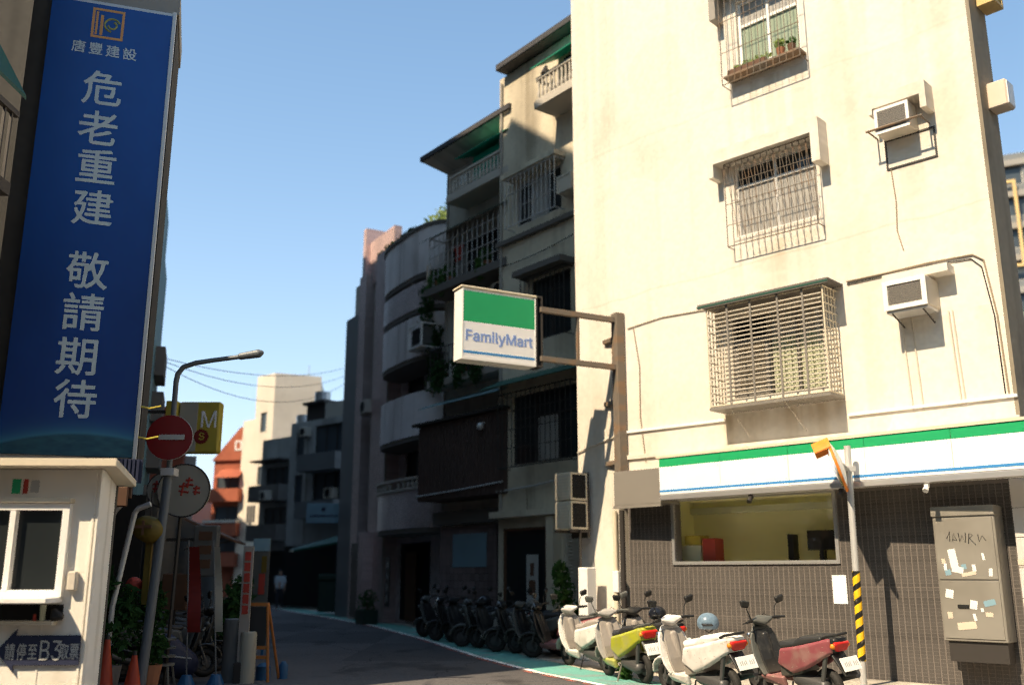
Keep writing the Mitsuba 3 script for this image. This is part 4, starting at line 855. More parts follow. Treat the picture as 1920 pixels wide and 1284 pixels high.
# ================================================================== FAR BUILDINGS AT THE END OF THE STREET
GB = Frame((-7.9, 45), (.75, -.66))
b = thing('apartment_building', 'grey apartment block with small dark windows and cluttered roof at the street end', 'building')
facade(b, GB, (-4.2, .6, 0, 8.9), [(-3.75, -3.1, 7.0, 8.4), (-3.75, -3.1, 4.9, 6.3), (-2.3, .2, 7.1, 8.6), (-2.3, .2, 4.9, 6.3)], 'far_grey')
back_core(b, GB, -4.2, .6, 0, 8.9, 8, 'far_grey')
for z in (7.0, 4.9):
    window(b, GB, -3.75, -3.1, z, z + 1.4, 'dark_steel', ['far_window'], n=-.1, w=.06)
window(b, GB, -2.3, .2, 7.1, 8.6, 'dark_steel', ['far_window'], mull=(-1.5, -.7), n=-.15, w=.06)
window(b, GB, -2.3, .2, 4.9, 6.3, 'dark_steel', ['far_window'], mull=(-1.5, -.7), n=-.15, w=.06)
part(b, 'balcony', bx(-2.4, .5, 0, .9, 6.3, 7.1), 'far_tile', GB)
part(b, 'balcony', bx(-2.4, .5, 0, .9, 4.1, 4.9), 'far_tile', GB)
part(b, 'roof_shed', cat([bx(-3.4, -1.9, -3, -.3, 8.9, 9.75), bx(-3.5, -1.8, -3.2, -.1, 9.76, 9.9)]), 'dark_steel', GB)
part(b, 'roof_parapet', bx(-1.8, .6, -2, -.2, 8.9, 9.7), 'pale_concrete', GB)
part(b, 'roof_tank', GB.put(tube([(-3.1, -1.0, 9.9), (-3.1, -1.0, 10.5)], .4, 12)), 'aluminium')
part(b, 'shaded_front', bx(-4.2, .6, .02, .06, .1, 2.9), 'dark_void', GB)  # near-black sheet paints the shade over the ground floor
sb = thing('hanging_board', 'pale blue rectangular signboard hung in front of the grey block at the street end', 'sign')
part(sb, 'board', bx(-8.45, -6.97, 40.0, 40.08, 3.62, 4.42, .01), 'light_blue_board')
part(sb, 'emblem', disc((-7.75, 39.99, 4.17), (0, -1, 0), .09, .02, 16), 'navy')
part(sb, 'text_line', cat([bx(-8.3 + i * .105, -8.3 + i * .105 + .075, 39.985, 39.998, 3.86, 3.94 + .015 * (i % 3)) for i in range(11)]), 'navy')
solo('shop_awning', 'dark sloping awning under the pale blue signboard', 'awning', trimesh.convex.convex_hull(np.array([(-9.4, 41.5, 2.6), (-6.6, 41.5, 3.4), (-6.6, 39, 2.9), (-8.9, 40, 2.55), (-9.4, 41.5, 2.5), (-6.6, 41.5, 3.3), (-6.6, 39, 2.8), (-8.9, 40, 2.45)], float)), 'dark_green')
bn_ = thing('waste_container', 'dark green waste container at the edge of the teal lane', 'container')
part(bn_, 'body', bx(-7.75, -6.65, 39.6, 40.4, .12, 1.3, .03), 'bin_green')
part(bn_, 'lid', bx(-7.8, -6.6, 39.55, 40.45, 1.303, 1.6, .08), 'bin_green')

DB = Frame((-11.8, 52), (.75, -.66))
b = thing('apartment_building', 'dark balconied apartment block left of the grey block at the street end', 'building')
facade(b, DB, (-3.0, .1, 0, 8.9), [(-2.5, -.4, 6.3, 7.3), (-2.5, -.4, 4.2, 5.1)], 'far_grey')
back_core(b, DB, -3.0, .1, 0, 8.9, 7, 'far_grey')
for z0, z1 in ((6.3, 7.3), (4.2, 5.1)):
    window(b, DB, -2.5, -.4, z0, z1, 'dark_steel', ['far_window'], mull=(-1.8, -1.1), n=-.1, w=.05)
    part(b, 'balcony', bx(-2.8, 0, 0, .9, z0 - .9, z0 - .05), 'dark_concrete', DB)
part(b, 'balcony_roof', bx(-2.8, 0, 0, .9, 7.55, 7.65), 'dark_steel', DB)
part(b, 'shaded_front', bx(-3.0, .1, .02, .06, .1, 2.8), 'dark_void', DB)  # ground floor shade painted as a near-black sheet
solo('hanging_laundry', 'pink and white laundry hanging on the dark balconied block', 'laundry', cat([bx(-2.7 + i * .28, -2.5 + i * .28, .95, .98, 4.3 - .1 * (i % 2), 5.2, .01) for i in range(3)]), 'poster_pale', DB)

CL = Frame((-16.7, 66.5), (.75, -.66))
CT = Frame((-16.7, 66.5), (.9, .44))
b = thing('apartment_building', 'tall sunlit cream block rising above the end of the street', 'building')
part(b, 'core', footprint([CL.pt(-2.2, -.26, 0)[:2], CL.pt(-.1, -.26, 0)[:2], CT.pt(3.3, -.26, 0)[:2], CT.pt(3.3, -6, 0)[:2], CL.pt(-2.2, -6, 0)[:2]], 0, 15.2), 'far_cream')
facade(b, CL, (-2.2, 0, 0, 15.4), [(-1.5, -.8, 11.3, 12.7), (-1.5, -.8, 7.6, 8.9)], 'far_cream')
facade(b, CT, (.002, 3.3, 0, 15.4), [], 'far_cream')
for z in (11.3, 7.6):
    window(b, CL, -1.5, -.8, z, z + 1.35, 'dark_steel', ['far_window'], n=-.12, w=.06)
part(b, 'lower_wing', bx(-4.1, -2.2, -5, -.3, 0, 12.4), 'far_cream', CL)
part(b, 'antenna', CT.put(tube([(2.4, -.2, 15.2), (2.4, -.2, 16.2)], .04, 6)), 'aluminium')

RB = Frame((-20.6, 70), (.9, -.25))
b = thing('brick_building', 'red brick stepped balcony building at the far end of the street', 'building')
facade(b, RB, (-1.2, 1.5, 0, 9.6), [(-.9, 1.2, 7.6, 8.8), (-.9, 1.2, 5.2, 6.3), (-.9, 1.2, 3.1, 4.1)], 'far_red')
back_core(b, RB, -1.2, 1.5, 0, 9.6, 6, 'far_red')
part(b, 'roof_gable', trimesh.convex.convex_hull(np.array([(-1.3, .2, 9.6), (1.6, .2, 9.6), (.9, .2, 12.0), (1.6, .2, 12.0), (-1.3, -6, 9.6), (1.6, -6, 9.6), (.9, -6, 12.0), (1.6, -6, 12.0)], float)), 'far_red', RB)
part(b, 'attic_window', cat([ring(.55, 1.1, 10.3, 11.0, .1, .2, .26)]), 'white_paint', RB)
for z0, z1 in ((7.6, 8.8), (5.2, 6.3), (3.1, 4.1)):
    window(b, RB, -.9, 1.2, z0, z1, 'dark_steel', ['far_window'], mull=(.1,), n=-.1, w=.06)
    part(b, 'balcony', bx(-1.2, 1.5, 0, 1.0, z0 - 1.0, z0 - .1), 'far_red', RB)
part(b, 'balcony_sill', bx(-1.2, 1.5, 0, 1.06, 5.1, 5.3), 'pale_concrete', RB)
awning(b, RB, -.6, 1.4, 9.0, 8.3, 1.0, 'far_red')

# tower block in front of the hill, far right
TB = Frame((33.0, 60), (.9, -.43))
b = thing('tower_block', 'distant grey apartment tower in front of the hill at the right edge', 'building')
part(b, 'core', bx(-2, 10, -10, -.3, 0, 29), 'far_tile', TB)
hs = [(-1.6 + c * 1.6, -.5 + c * 1.6, 9.2 + r * 2.2, 10.6 + r * 2.2) for c in range(5) for r in range(9)]
facade(b, TB, (-2, 10, 0, 29), hs, 'far_tile', t=.3)
for h in hs:
    window(b, TB, h[0], h[1], h[2], h[3], 'pale_concrete', ['far_window'], n=-.15, w=.07)
for r in range(10):
    part(b, 'floor_band', bx(-2.05, 10, .0, .25, 8.3 + r * 2.2, 8.7 + r * 2.2), 'grey_concrete', TB)
part(b, 'scaffold_panel', ring(-1.0, .6, 21, 27, .2, .3, .5), 'scaffold_yellow', TB)

# small things on the shaded fronts
def split_unit(fr, s, n, z, w, h, lab, m='beige_plastic'):
    a = thing('air_conditioner', lab, 'air conditioner')
    part(a, 'casing', bx(s, s + w, n, n + .35, z, z + h, .02), m, fr)
    part(a, 'fan_grille', fr.put(disc((s + w * .42, n + .352, z + h / 2), (0, 1, 0), h * .4, .012, 18)), 'dark_void')
    part(a, 'bracket', cat([tube([(s + q_ * w, 0, z - .05), (s + q_ * w, n + .33, z - .02)], .015, 5) for q_ in (.15, .85)]), 'dark_steel', fr)
split_unit(B3, -6.9, .36, 7.3, .7, .5, 'air conditioner on the flat tiled pier left of the curved balconies', 'pale_concrete')
split_unit(GB, -.9, .05, 5.0, .7, .5, 'air conditioner under a window of the grey block at the street end')
split_unit(GB, -3.0, .05, 8.1, .55, .45, 'air conditioner high on the grey block at the street end')
split_unit(DB, -1.2, .92, 5.4, .7, .5, 'air conditioner hung on the dark balconied block')
split_unit(B2, -.4, .1, 8.9, .8, .55, 'air conditioner beside the upper balcony of the eaved building')
for fr, bn_key, pts in ((B2, 'apartment_building_002', [[(-3.2, .06, 3.0), (-3.2, .06, 13.6)]]), (B3, 'apartment_building_003', [[(-7.3, .07, 0), (-7.3, .07, 12.5)], [(-4.62, .55, .2), (-4.62, .55, 13.0)]]), (GB, 'apartment_building_004', [[(-2.7, .06, 3), (-2.7, .06, 8.8)]]), (B1, 'apartment_building_001', [[(-2.95, .05, 3.2), (-2.95, .05, 15.0)]])):
    for q_ in pts:
        part(bn_key, 'drain_pipe', tube(q_, .04, 6), 'grey_concrete', fr)
part('apartment_building_001', 'cable', tube(sag((-3.0, .06, 9.6), (1.2, .06, 9.9), .15), .012, 5), 'cable_black', B1)
part('apartment_building_001', 'cable', tube([(-1.9, .05, 3.7), (-1.85, .05, 3.0), (-1.8, .32, 2.9)], .012, 5), 'cable_brown', B1)
for i, (s, m_, lab) in enumerate([(-2.0, 'shirt', 'white laundry hung behind the baluster rail of the eaved building'), (-1.45, 'poster_pale', 'pale laundry hung behind the baluster rail of the eaved building')]):
    solo('hanging_shirt', lab, 'clothes', cat([bx(s, s + .35, .4, .43, 12.75, 13.35, .01), bx(s - .1, s + .45, .4, .43, 13.2, 13.35, .01)]), m_, B2)
rg_ = np.random.default_rng(3)
tk = thing('water_tank', 'steel water tank on the roof of the dark balconied block', 'tank')
part(tk, 'tank', DB.put(tube([(-1.2, -1.5, 9.3), (-1.2, -1.5, 10.3)], .5, 14)), 'aluminium', smooth=40)
part(tk, 'stand', DB.put(bx(-1.7, -.7, -2, -1, 8.9, 9.3)), 'dark_steel')

# ================================================================== LEFT SIDE: SHADING BLOCK, BANNER BUILDING, NEXT BLOCKS
BN = Frame((-4.87, 12.36), (.95, .31))
b = thing('apartment_building', 'dark grey concrete building on the left carrying the tall blue banner', 'building')
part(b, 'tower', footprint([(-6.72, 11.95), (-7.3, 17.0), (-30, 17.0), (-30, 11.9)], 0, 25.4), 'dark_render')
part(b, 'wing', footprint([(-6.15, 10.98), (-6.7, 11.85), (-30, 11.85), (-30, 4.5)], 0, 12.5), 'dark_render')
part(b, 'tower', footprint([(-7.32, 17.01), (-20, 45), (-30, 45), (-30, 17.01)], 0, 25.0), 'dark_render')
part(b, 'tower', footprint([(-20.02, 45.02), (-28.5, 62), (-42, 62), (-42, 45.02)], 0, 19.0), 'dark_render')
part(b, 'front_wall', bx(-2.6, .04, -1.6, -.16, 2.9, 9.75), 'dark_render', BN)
part(b, 'cornice', bx(-2.6, .06, -1.7, -.1, 9.5, 9.8), 'grey_concrete', BN)
part(b, 'column', bx(-.5, -.2, -.6, -.3, 0, 2.9), 'dark_concrete', BN)
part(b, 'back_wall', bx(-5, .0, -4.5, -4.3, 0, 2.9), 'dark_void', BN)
part(b, 'lintel', bx(-2.6, .0, -.3, -.1, 2.55, 2.9), 'wood_brown', BN)
bk = part(b, 'balcony', cat([bx(-6.6, -5.62, 8.0, 10.05, 5.7, 5.85), bx(-5.68, -5.62, 8.0, 10.05, 6.65, 6.72)]), 'dark_steel')
for i in range(14):
    part(bk, 'bar', bx(-5.665, -5.635, 8.03 + i * .145, 8.06 + i * .145, 5.85, 6.65), 'dark_steel')
part(b, 'awning', trimesh.convex.convex_hull(np.array([(-6.4, 8, 8.2), (-6.4, 10.4, 8.2), (-5.6, 10.1, 6.95), (-5.6, 8, 6.95), (-6.4, 8, 8.15), (-6.4, 10.4, 8.15), (-5.6, 10.1, 6.9), (-5.6, 8, 6.9)], float)), 'dark_green')

bn = thing('banner', 'tall blue vertical advertising banner with white Chinese characters', 'banner')
part(bn, 'sheet', bx(-1.6, -.02, -.04, 0, 3.05, 9.4), 'banner_print', BN)
part(bn, 'frame', cat([bx(-.02, .03, -.08, .02, 3.02, 9.46, .005), bx(-1.62, .03, -.08, -.045, 9.4, 9.47), bx(-1.62, .03, -.08, -.045, 3.0, 3.05)]), 'galvanised', BN)
for ch, (s, z) in zip('危老重建敬請期待', [(-0.84, 8.16), (-0.84, 7.56), (-0.81, 7.0), (-0.8, 6.41), (-0.78, 5.53), (-0.78, 4.96), (-0.79, 4.37), (-0.76, 3.81)]):
    part(bn, 'character', glyph(ch, .53, s, z, .003, 0.0, 1.0), 'banner_white', BN)
for ch, s in zip('唐豐建設', (-1.2, -.98, -.76, -.54)):
    part(bn, 'character', glyph(ch, .19, s, 8.72 - .02 * (s + .9), .003), 'banner_white', BN)
lg = part(bn, 'emblem', ring(-1.07, -.65, 8.88, 9.34, .035, 0, .003), 'banner_gold', BN)
part(lg, 'bar', cat([bx(-1.02, -.99, 0, .003, 8.93, 9.29), bx(-.96, -.92, 0, .003, 8.93, 9.24)]), 'banner_gold', BN)
part(lg, 'curl', BN.put(cat([tube([(-.8 + r * math.cos(a), .002, 9.1 + r * math.sin(a)) for a in np.linspace(a0, a0 + 4.2, 18)], .014, 4) for r, a0 in ((.1, .4), (.055, 3.3))])), 'banner_green')
for z in (3.72, 3.32):
    part(bn, 'strap', tube([(.02, .0, z), (.14, .0, z - .02), (.28, .05, z + .01)], .014, 5), 'yellow', BN)

L2 = Frame((-7.75, 20), (.95, .31))
b = thing('apartment_building', 'teal clad narrow building just behind the blue banner', 'building')
part(b, 'core', bx(-5, 0, -5, 0, 0, 9.3), 'teal_panel', L2)
part(b, 'roof_step', bx(-5, -.08, -5, -.05, 9.3, 10.9), 'teal_panel', L2)
for i in range(4):
    part(b, 'pilaster', bx(-.7 + i * .19, -.64 + i * .19, 0, .04, 0, 9.25), 'lamp_grey', L2)
for i in range(4):
    part(b, 'balcony', bx(0, .22 + .04 * i, -4, -2.5, 6.2 - i * 1.1, 6.9 - i * 1.1), 'dark_concrete', L2)
L3 = Frame((-9.25, 27), (.95, .31))
b = thing('apartment_building', 'low brownish building with jutting balconies beyond the teal one', 'building')
part(b, 'core', bx(-5, 0, -6, 0, 0, 6.2), 'far_red', L3)
for i in range(3):
    part(b, 'balcony', bx(-.5, .35, -3 - i, -2.2 - i, 1.8 + i * 1.35, 2.6 + i * 1.35), 'pale_concrete', L3)
L4 = Frame((-25.2, 75), (.75, -.66))
b = thing('apartment_building', 'pale sunlit building with stacked slab balconies glimpsed beyond the pole', 'building')
part(b, 'core', bx(-1.8, 1.0, -4, 0, 0, 7.4), 'pale_concrete', L4)
for i in range(4):
    part(b, 'balcony', bx(-1.7 + .2 * i, 1.1, 0, .7, 3.2 + i * 1.15, 3.95 + i * 1.15), 'far_cream', L4)

# ================================================================== GUARD BOOTH
W = Frame((-3.4, 8.0), (1, .04))
b = thing('guard_booth', 'white panelled guard booth in the lower left corner with a sliding window', 'booth')
facade(b, W, (-2.6, .0, .0, 2.44), [(-1.1, -.24, 1.46, 2.12)], 'booth_panel', t=.06)
part(b, 'side_wall', footprint([W.pt(s, n, 0)[:2] for s, n in ((-.001, -.062), (-.42, -1.5), (-.48, -1.5), (-.06, -.062))], 0, 2.44), 'booth_panel')
part(b, 'side_wall', bx(-2.6, -2.54, -1.5, -.062, 0, 2.44), 'booth_panel', W)
part(b, 'back_wall', bx(-2.6, -.42, -1.56, -1.502, 0, 2.44), 'dark_render', W)
for s in (-.003, -.035):
    part(b, 'corner_trim', bx(s - .012, s + .006, .001, .012, 0, 2.42), 'booth_panel', W)
for s in (-.36, -.76, -1.3):
    part(b, 'panel_joint', bx(s - .004, s + .004, .0, .004, 0, 2.42) if False else bx(s - .006, s + .006, .001, .006, 0, 1.38), 'booth_panel', W)
part(b, 'roof', footprint([W.pt(s, n, 0)[:2] for s, n in ((-2.9, .26), (.2, .26), (-.3, -1.7), (-2.9, -1.7))], 2.445, 2.505), 'cream_paint')
wk = part(b, 'window', cat([ring(-1.13, -.21, 1.42, 2.16, .055, -.04, .06), bx(-.68, -.635, -.03, .065, 1.47, 2.1)]), 'white_paint', W)
part(wk, 'pane', bx(-1.08, -.67, -.02, -.014, 1.47, 2.1), 'dark_glass', W)
part(wk, 'pane', bx(-.65, -.26, -.008, -.002, 1.47, 2.1), 'dark_glass', W)
part(wk, 'sill', bx(-1.2, -.22, .0, .3, 1.375, 1.418, .006), 'white_paint', W)
part(wk, 'top_track', bx(-1.2, -.2, .0, .09, 2.165, 2.2), 'cream_paint', W)
part(b, 'counter_slot', bx(-.9, -.2, .001, .006, 1.24, 1.36), 'dark_void', W)
part(b, 'counter', bx(-1.0, -.24, .0, .1, 1.205, 1.235), 'cream_paint', W)
part(b, 'sticker', bx(-.72, -.65, .002, .004, 2.24, 2.36), 'sign_green', W)
part(b, 'sticker', bx(-.63, -.59, .002, .004, 2.24, 2.36), 'poster_red', W)
part(b, 'sticker', bx(-.57, -.5, .002, .004, 2.25, 2.35), 'board_grey', W)
solo('switch_box', 'small grey electrical box on the booth beside the window frame', 'box', bx(-.175, -.105, .001, .06, 1.47, 1.62, .008), 'beige_plastic', W)
solo('cup', 'pale paper cup standing on the booth counter', 'cup', tube([(-.34, .05, 1.237), (-.34, .05, 1.36)], [.02, .025], 12), 'curtain', W, smooth=40)
solo('small_bottle', 'little red topped bottle on the booth counter left of the cup', 'bottle', tube([(-.4, .05, 1.237), (-.4, .05, 1.27), (-.4, .05, 1.29)], [.014, .014, .008], 8), 'poster_red', W)
solo('telephone', 'black rounded device at the right end of the booth counter', 'telephone', hull(((-.25, .05, 1.26), .03), ((-.2, .05, 1.27), .03), ((-.25, .05, 1.31), .025)), 'black_plastic', W)
ar = thing('arrow_sign', 'dark navy arrow sign with white lettering under the booth window', 'sign')
part(ar, 'board', prism(Polygon([(-.68, 1.005), (-.53, 1.175), (-.54, 1.125), (-.03, 1.125), (-.03, .9), (-.54, .9), (-.53, .84)]), .012).apply_translation([0, .03, 0]), 'navy', W)
for ch, s in zip('請停至', (-.57, -.48, -.395)):
    part(ar, 'character', glyph(ch, .13, s, 1.01, .003, .03, .6), 'board_grey', W)
for ch, s in zip('取票', (-.15, -.07)):
    part(ar, 'character', glyph(ch, .13, s, 1.012, .003, .03, .6), 'board_grey', W)
b3 = letters('B3', .15, .003, False); b3.apply_transform(np.diag([.72, 1, 1, 1])); b3.apply_translation([-.35, .0325, .937])
part(ar, 'lettering', b3, 'board_grey', W)

# ================================================================== STREET LAMP WITH SIGNS
lp = thing('street_lamp', 'grey street lamp pole with a curved arm beside the no entry sign', 'street lamp')
part(lp, 'pole', tube([(-4.85, 13.2, 0), (-4.77, 13.2, 1.5), (-4.7, 13.2, 3.0)], [.068, .064, .06], 12), 'lamp_grey', smooth=40)
part(lp, 'pole', tube([(-4.7, 13.2, 3.0), (-4.705, 13.2, 4.2)], [.04, .036], 10), 'lamp_grey', smooth=40)
part(lp, 'arm', tube([(-4.705, 13.2, 4.2), (-4.69, 13.2, 4.32), (-4.62, 13.2, 4.42), (-4.45, 13.2, 4.48), (-4.2, 13.2, 4.52), (-3.9, 13.2, 4.56), (-3.78, 13.2, 4.58)], [.038, .037, .036, .035, .033, .032, .032], 10), 'lamp_grey', smooth=40)
part(lp, 'lamp_head', hull(((-3.82, 13.2, 4.575), .05), ((-3.58, 13.2, 4.615), .062), ((-3.54, 13.2, 4.625), .04)), 'lamp_grey', smooth=40)
part(lp, 'clamp', bx(-4.78, -4.6, 13.1, 13.3, 2.9, 3.0), 'galvanised')
ne = thing('no_entry_sign', 'round red no entry sign with a white bar on the lamp pole', 'road sign')
part(ne, 'plate', disc((-4.68, 13.05, 3.41), (.1, -1, 0), .305, .012, 40), 'sign_red')
part(ne, 'bar', bx(-4.89, -4.47, 13.03, 13.04, 3.375, 3.445), 'sign_bar')
part(ne, 'back', disc((-4.68, 13.07, 3.41), (.1, -1, 0), .31, .012, 40), 'galvanised')
ys = thing('advert_board', 'yellow projecting signboard with a white letter and red disc behind the lamp pole', 'sign')
part(ys, 'board', bx(-5.95, -5.22, 17.0, 17.2, 3.68, 4.6, .03), 'yellow')
part(ys, 'grey_panel', bx(-5.94, -5.62, 16.985, 16.998, 3.7, 4.58), 'sign_beige')
part(ys, 'side_panel', bx(-6.17, -5.97, 16.9, 17.1, 3.9, 4.6, .01), 'yellow')
m_ = letters('M', .3, .004, False); m_.apply_transform(np.diag([.9, 1, 1, 1])); m_.apply_translation([0, 0, 0])
YF = Frame((-5.6, 16.992), (1, 0))
part(ys, 'lettering', m_.apply_translation([.02, 0, 4.13]), 'sign_white', YF)
part(ys, 'red_disc', disc((-5.53, 16.99, 3.97), (0, -1, 0), .13, .014, 24), 'red')
part(ys, 'curl', letters('S', .13, .004, True).apply_translation([.02, .006, 3.91]), 'yellow', YF)
part(ys, 'bracket', cat([bx(-6.6, -5.95, 17.05, 17.1, z, z + .05) for z in (3.9, 4.4)]), 'dark_steel')
for nm, c, r, lab in (('left', (-5.38, 15.0, 2.86), .27, 'dull beige round signboard half hidden behind the lamp pole'), ('right', (-5.03, 14.85, 2.84), .4, 'dull beige round signboard with faded red marks right of the lamp pole')):
    rs = thing('round_signboard', lab, 'sign')
    part(rs, 'plate', disc(c, (0, -1, 0), r, .06, 36), 'sign_beige')
    part(rs, 'edge', tube([(c[0] + r * math.cos(a), c[1] - .03, c[2] + r * math.sin(a)) for a in np.linspace(0, 2 * math.pi, 37)], .012, 5), 'dark_steel')
    for dx, dz, s in ([(-.12, .05, .09)] if nm == 'left' else [(.0, .02, .1), (.08, .12, .08), (.2, .0, .07)]):
        part(rs, 'mark', cat([tube([(c[0] + dx - s * .7, c[1] - .034, c[2] + dz + s * .4), (c[0] + dx + s * .7, c[1] - .034, c[2] + dz + s * .5)], .016, 5), tube([(c[0] + dx, c[1] - .034, c[2] + dz + s), (c[0] + dx - s * .3, c[1] - .034, c[2] + dz - s)], .016, 5), tube([(c[0] + dx - s * .7, c[1] - .034, c[2] + dz - s * .3), (c[0] + dx + s * .8, c[1] - .034, c[2] + dz - s * .5)], .016, 5)]), 'poster_red')
    part(rs, 'bracket', bx(c[0] - .03, c[0] + .03, c[1] + .03, c[1] + .1, c[2] - .2, c[2] + .2), 'dark_steel')
    part(rs, 'stand', tube([(c[0] - .1, c[1] + .1, 0), (c[0] - .05, c[1] + .1, c[2])], .03, 6), 'dark_steel')

# shop clutter under the banner
solo('corrugated_sheet', 'blue corrugated sheet above the dark shop under the banner', 'panel', cat([bx(-.55 + i * .05, -.52 + i * .05, .1, .14, 2.72, 3.02) for i in range(13)] + [bx(-.56, .12, .08, .1, 2.72, 3.02)]), 'navy', BN)
solo('shop_header', 'dark red sign beam over the shop under the banner', 'sign', bx(-.95, -.02, .06, .2, 2.42, 2.66, .01), 'wood_brown', BN)
for i, (x0, x1, lab) in enumerate(((-5.28, -5.42, 'grey upright pipe under the banner, left of two'), (-5.0, -5.18, 'grey upright pipe with a bent top under the banner, right of two'))):
    solo('drain_pipe', lab, 'pipe', tube([(x1 - .02, 12.9, 0), (x1, 12.9, 1.2), (x0 - .03, 12.9, 2.2), (x0, 12.9, 2.38), (x0 + .04, 12.9, 2.44), (x0 + .1 * i + .1, 12.9, 2.5)], .037, 10), 'galvanised', smooth=40)
hs_ = thing('lantern_sign', 'round dull yellow hanging sign in the dark shop beneath the banner', 'sign')
part(hs_, 'disc', hull(((-4.95, 13.2, 2.2), .17), ((-4.87, 13.2, 2.17), .18), fine=True), 'dull_yellow', smooth=True)
part(hs_, 'mark', cat([bx(-5.02, -4.8, 12.995, 13.01, 2.19, 2.23), bx(-4.93, -4.9, 12.995, 13.01, 2.1, 2.29)]), 'wood_brown')
part(hs_, 'hanger', tube([(-4.9, 13.2, 2.35), (-4.9, 13.2, 2.7)], .012, 5), 'dark_steel')
part(hs_, 'post', bx(-4.94, -4.86, 13.22, 13.28, 1.2, 2.05), 'dull_yellow')
p_ = thing('potted_shrub', 'tall dark potted shrub between the booth and the lamp pole', 'plant')
part(p_, 'pot', tube([(-5.3, 13.0, 0), (-5.3, 13.0, .45)], [.2, .26], 16), 'dark_concrete')
part(p_, 'stem', tube([(-5.3, 13.0, .4), (-5.25, 13.0, 1.4)], .025, 6), 'wood_brown')
part(p_, 'leaves', foliage([((-5.35, 13.0, 1.0), (.22, .3, .35)), ((-5.3, 12.9, 1.4), (.2, .25, .3)), ((-5.1, 13.0, .8), (.25, .3, .35)), ((-5.4, 13.0, .6), (.18, .3, .3)), ((-5.05, 13.1, 1.2), (.16, .2, .25))], 150, .075, 70), 'leaf_dark')
p_ = thing('potted_shrub', 'lower dark potted shrub right of the tall one beside the lamp pole', 'plant')
part(p_, 'pot', tube([(-4.98, 13.7, 0), (-4.98, 13.7, .4)], [.16, .22], 16), 'terracotta')
part(p_, 'stem', tube([(-4.98, 13.7, .35), (-4.95, 13.7, 1.0)], .02, 6), 'wood_brown')
part(p_, 'leaves', foliage([((-5.0, 13.7, .9), (.26, .3, .35)), ((-4.92, 13.65, 1.2), (.18, .22, .25)), ((-4.9, 13.7, .6), (.2, .25, .25))], 150, .075, 71), 'leaf_dark')
solo('red_lantern', 'dim red round lantern above the potted shrubs, right of two', 'lantern', ball((-4.9, 13.4, 1.46), .12, 2), 'red', smooth=True)
solo('red_lantern', 'dim red round lantern above the potted shrubs, left of two', 'lantern', ball((-5.12, 13.4, 1.45), .11, 2), 'poster_red', smooth=True)
def cone(x, y, lab, h=.75):
    k = thing('traffic_cone', lab, 'cone')
    part(k, 'cone', tube([(x, y, .04), (x, y, h)], [.14, .03], 20), 'cone_orange', smooth=40)
    part(k, 'tip', tube([(x, y, h), (x, y, h + .05)], [.03, .026], 12), 'black_plastic')
    part(k, 'base', bx(x - .19, x + .19, y - .19, y + .19, 0, .04, .01), 'cone_orange')
cone(-5.08, 12.6, 'orange traffic cone at the foot of the shrubs, nearer the booth', .8)
cone(-4.78, 12.75, 'orange traffic cone tucked right of the first cone beside the lamp pole', .6)
# standing flags
for x, y, x2, col, lab in ((-4.83, 15.0, -5.07, 'red', 'red feather flag on a thin pole left of the orange trestle board'), (-4.42, 15.1, -4.72, 'sign_beige', 'faded beige feather flag on a thin pole with a blue foot')):
    k = thing('feather_flag', lab, 'flag')
    part(k, 'pole', tube([(x, y, .1), (x + (x2 + .12 - x) * .5, y, 1.1), (x2 + .12, y, 2.1)], .013, 6), 'lamp_grey')
    part(k, 'foot', tube([(x, y, 0), (x, y, .14)], [.13, .07], 14), 'blue_plastic')
    pts = []
    for i in range(14):
        t = i / 13; z = .75 + 1.25 * t; c = x + (x2 + .12 - x) * (z / 2.1); w = (.2 - .04 * t) * (1 if col == 'red' else .6)
        pts.append((c, w, z))
    v = [q_ for c, w, z in pts for q_ in ((c + .01, y + .02 * math.sin(z * 5), z), (c + .01 + w, y + .03 * math.sin(z * 5 + 1), z))]
    v = np.array(v + [(a_, b_ + .004, c_) for a_, b_, c_ in v])
    ff = []
    for i in range(13):
        for o in (0, 28):
            ff += [[o + 2 * i, o + 2 * i + 1, o + 2 * i + 3], [o + 2 * i, o + 2 * i + 3, o + 2 * i + 2]]
    part(k, 'cloth', trimesh.Trimesh(v, np.array(ff), process=False), col)
solo('barrel', 'tall grey barrel beside the orange trestle board', 'barrel', tube([(-4.3, 15.5, 0), (-4.3, 15.5, .02), (-4.3, 15.5, .86), (-4.3, 15.5, .92)], [.15, .155, .165, .15], 20), 'barrel_grey', smooth=40)
solo('barrel', 'shorter pale barrel just right of the tall grey barrel', 'barrel', tube([(-4.02, 15.3, 0), (-4.02, 15.3, .7), (-4.02, 15.3, .74)], [.12, .125, .11], 20), 'sign_beige', smooth=40)
at = thing('trestle_board', 'orange wooden A-frame chalkboard on the asphalt at the alley mouth', 'signboard')
AF = Frame((-3.93, 15.4), (.97, -.1))
part(at, 'chalkboard', bx(-.2, .14, -.035, -.02, .52, 1.1), 'chalkboard', AF)
for s0, s1 in ((-.27, -.2), (.22, .14)):
    part(at, 'leg', cat([tube([(s0, .0, 0), (s1, -.03, 1.16)], .022, 6)]), 'timber_orange', AF)
    part(at, 'leg', tube([(s0, -.5, 0), (s1, -.05, 1.16)], .022, 6), 'timber_orange', AF)
for z, w in ((1.14, .17), (.5, .2), (.36, .2)):
    part(at, 'rail', bx(-w - .01, w - .02, -.03, .0, z - .025, z + .025), 'timber_orange', AF)
bb = thing('banner_board', 'tall narrow cream board with red print standing behind the orange trestle board', 'signboard')
part(bb, 'panel', bx(-4.17, -4.01, 15.25, 15.28, .3, 2.02, .005), 'scooter_taupe')
part(bb, 'print', cat([bx(-4.135, -4.045, 15.235, 15.248, 1.0 + i * .16, 1.13 + i * .16) for i in range(6)]), 'poster_red')
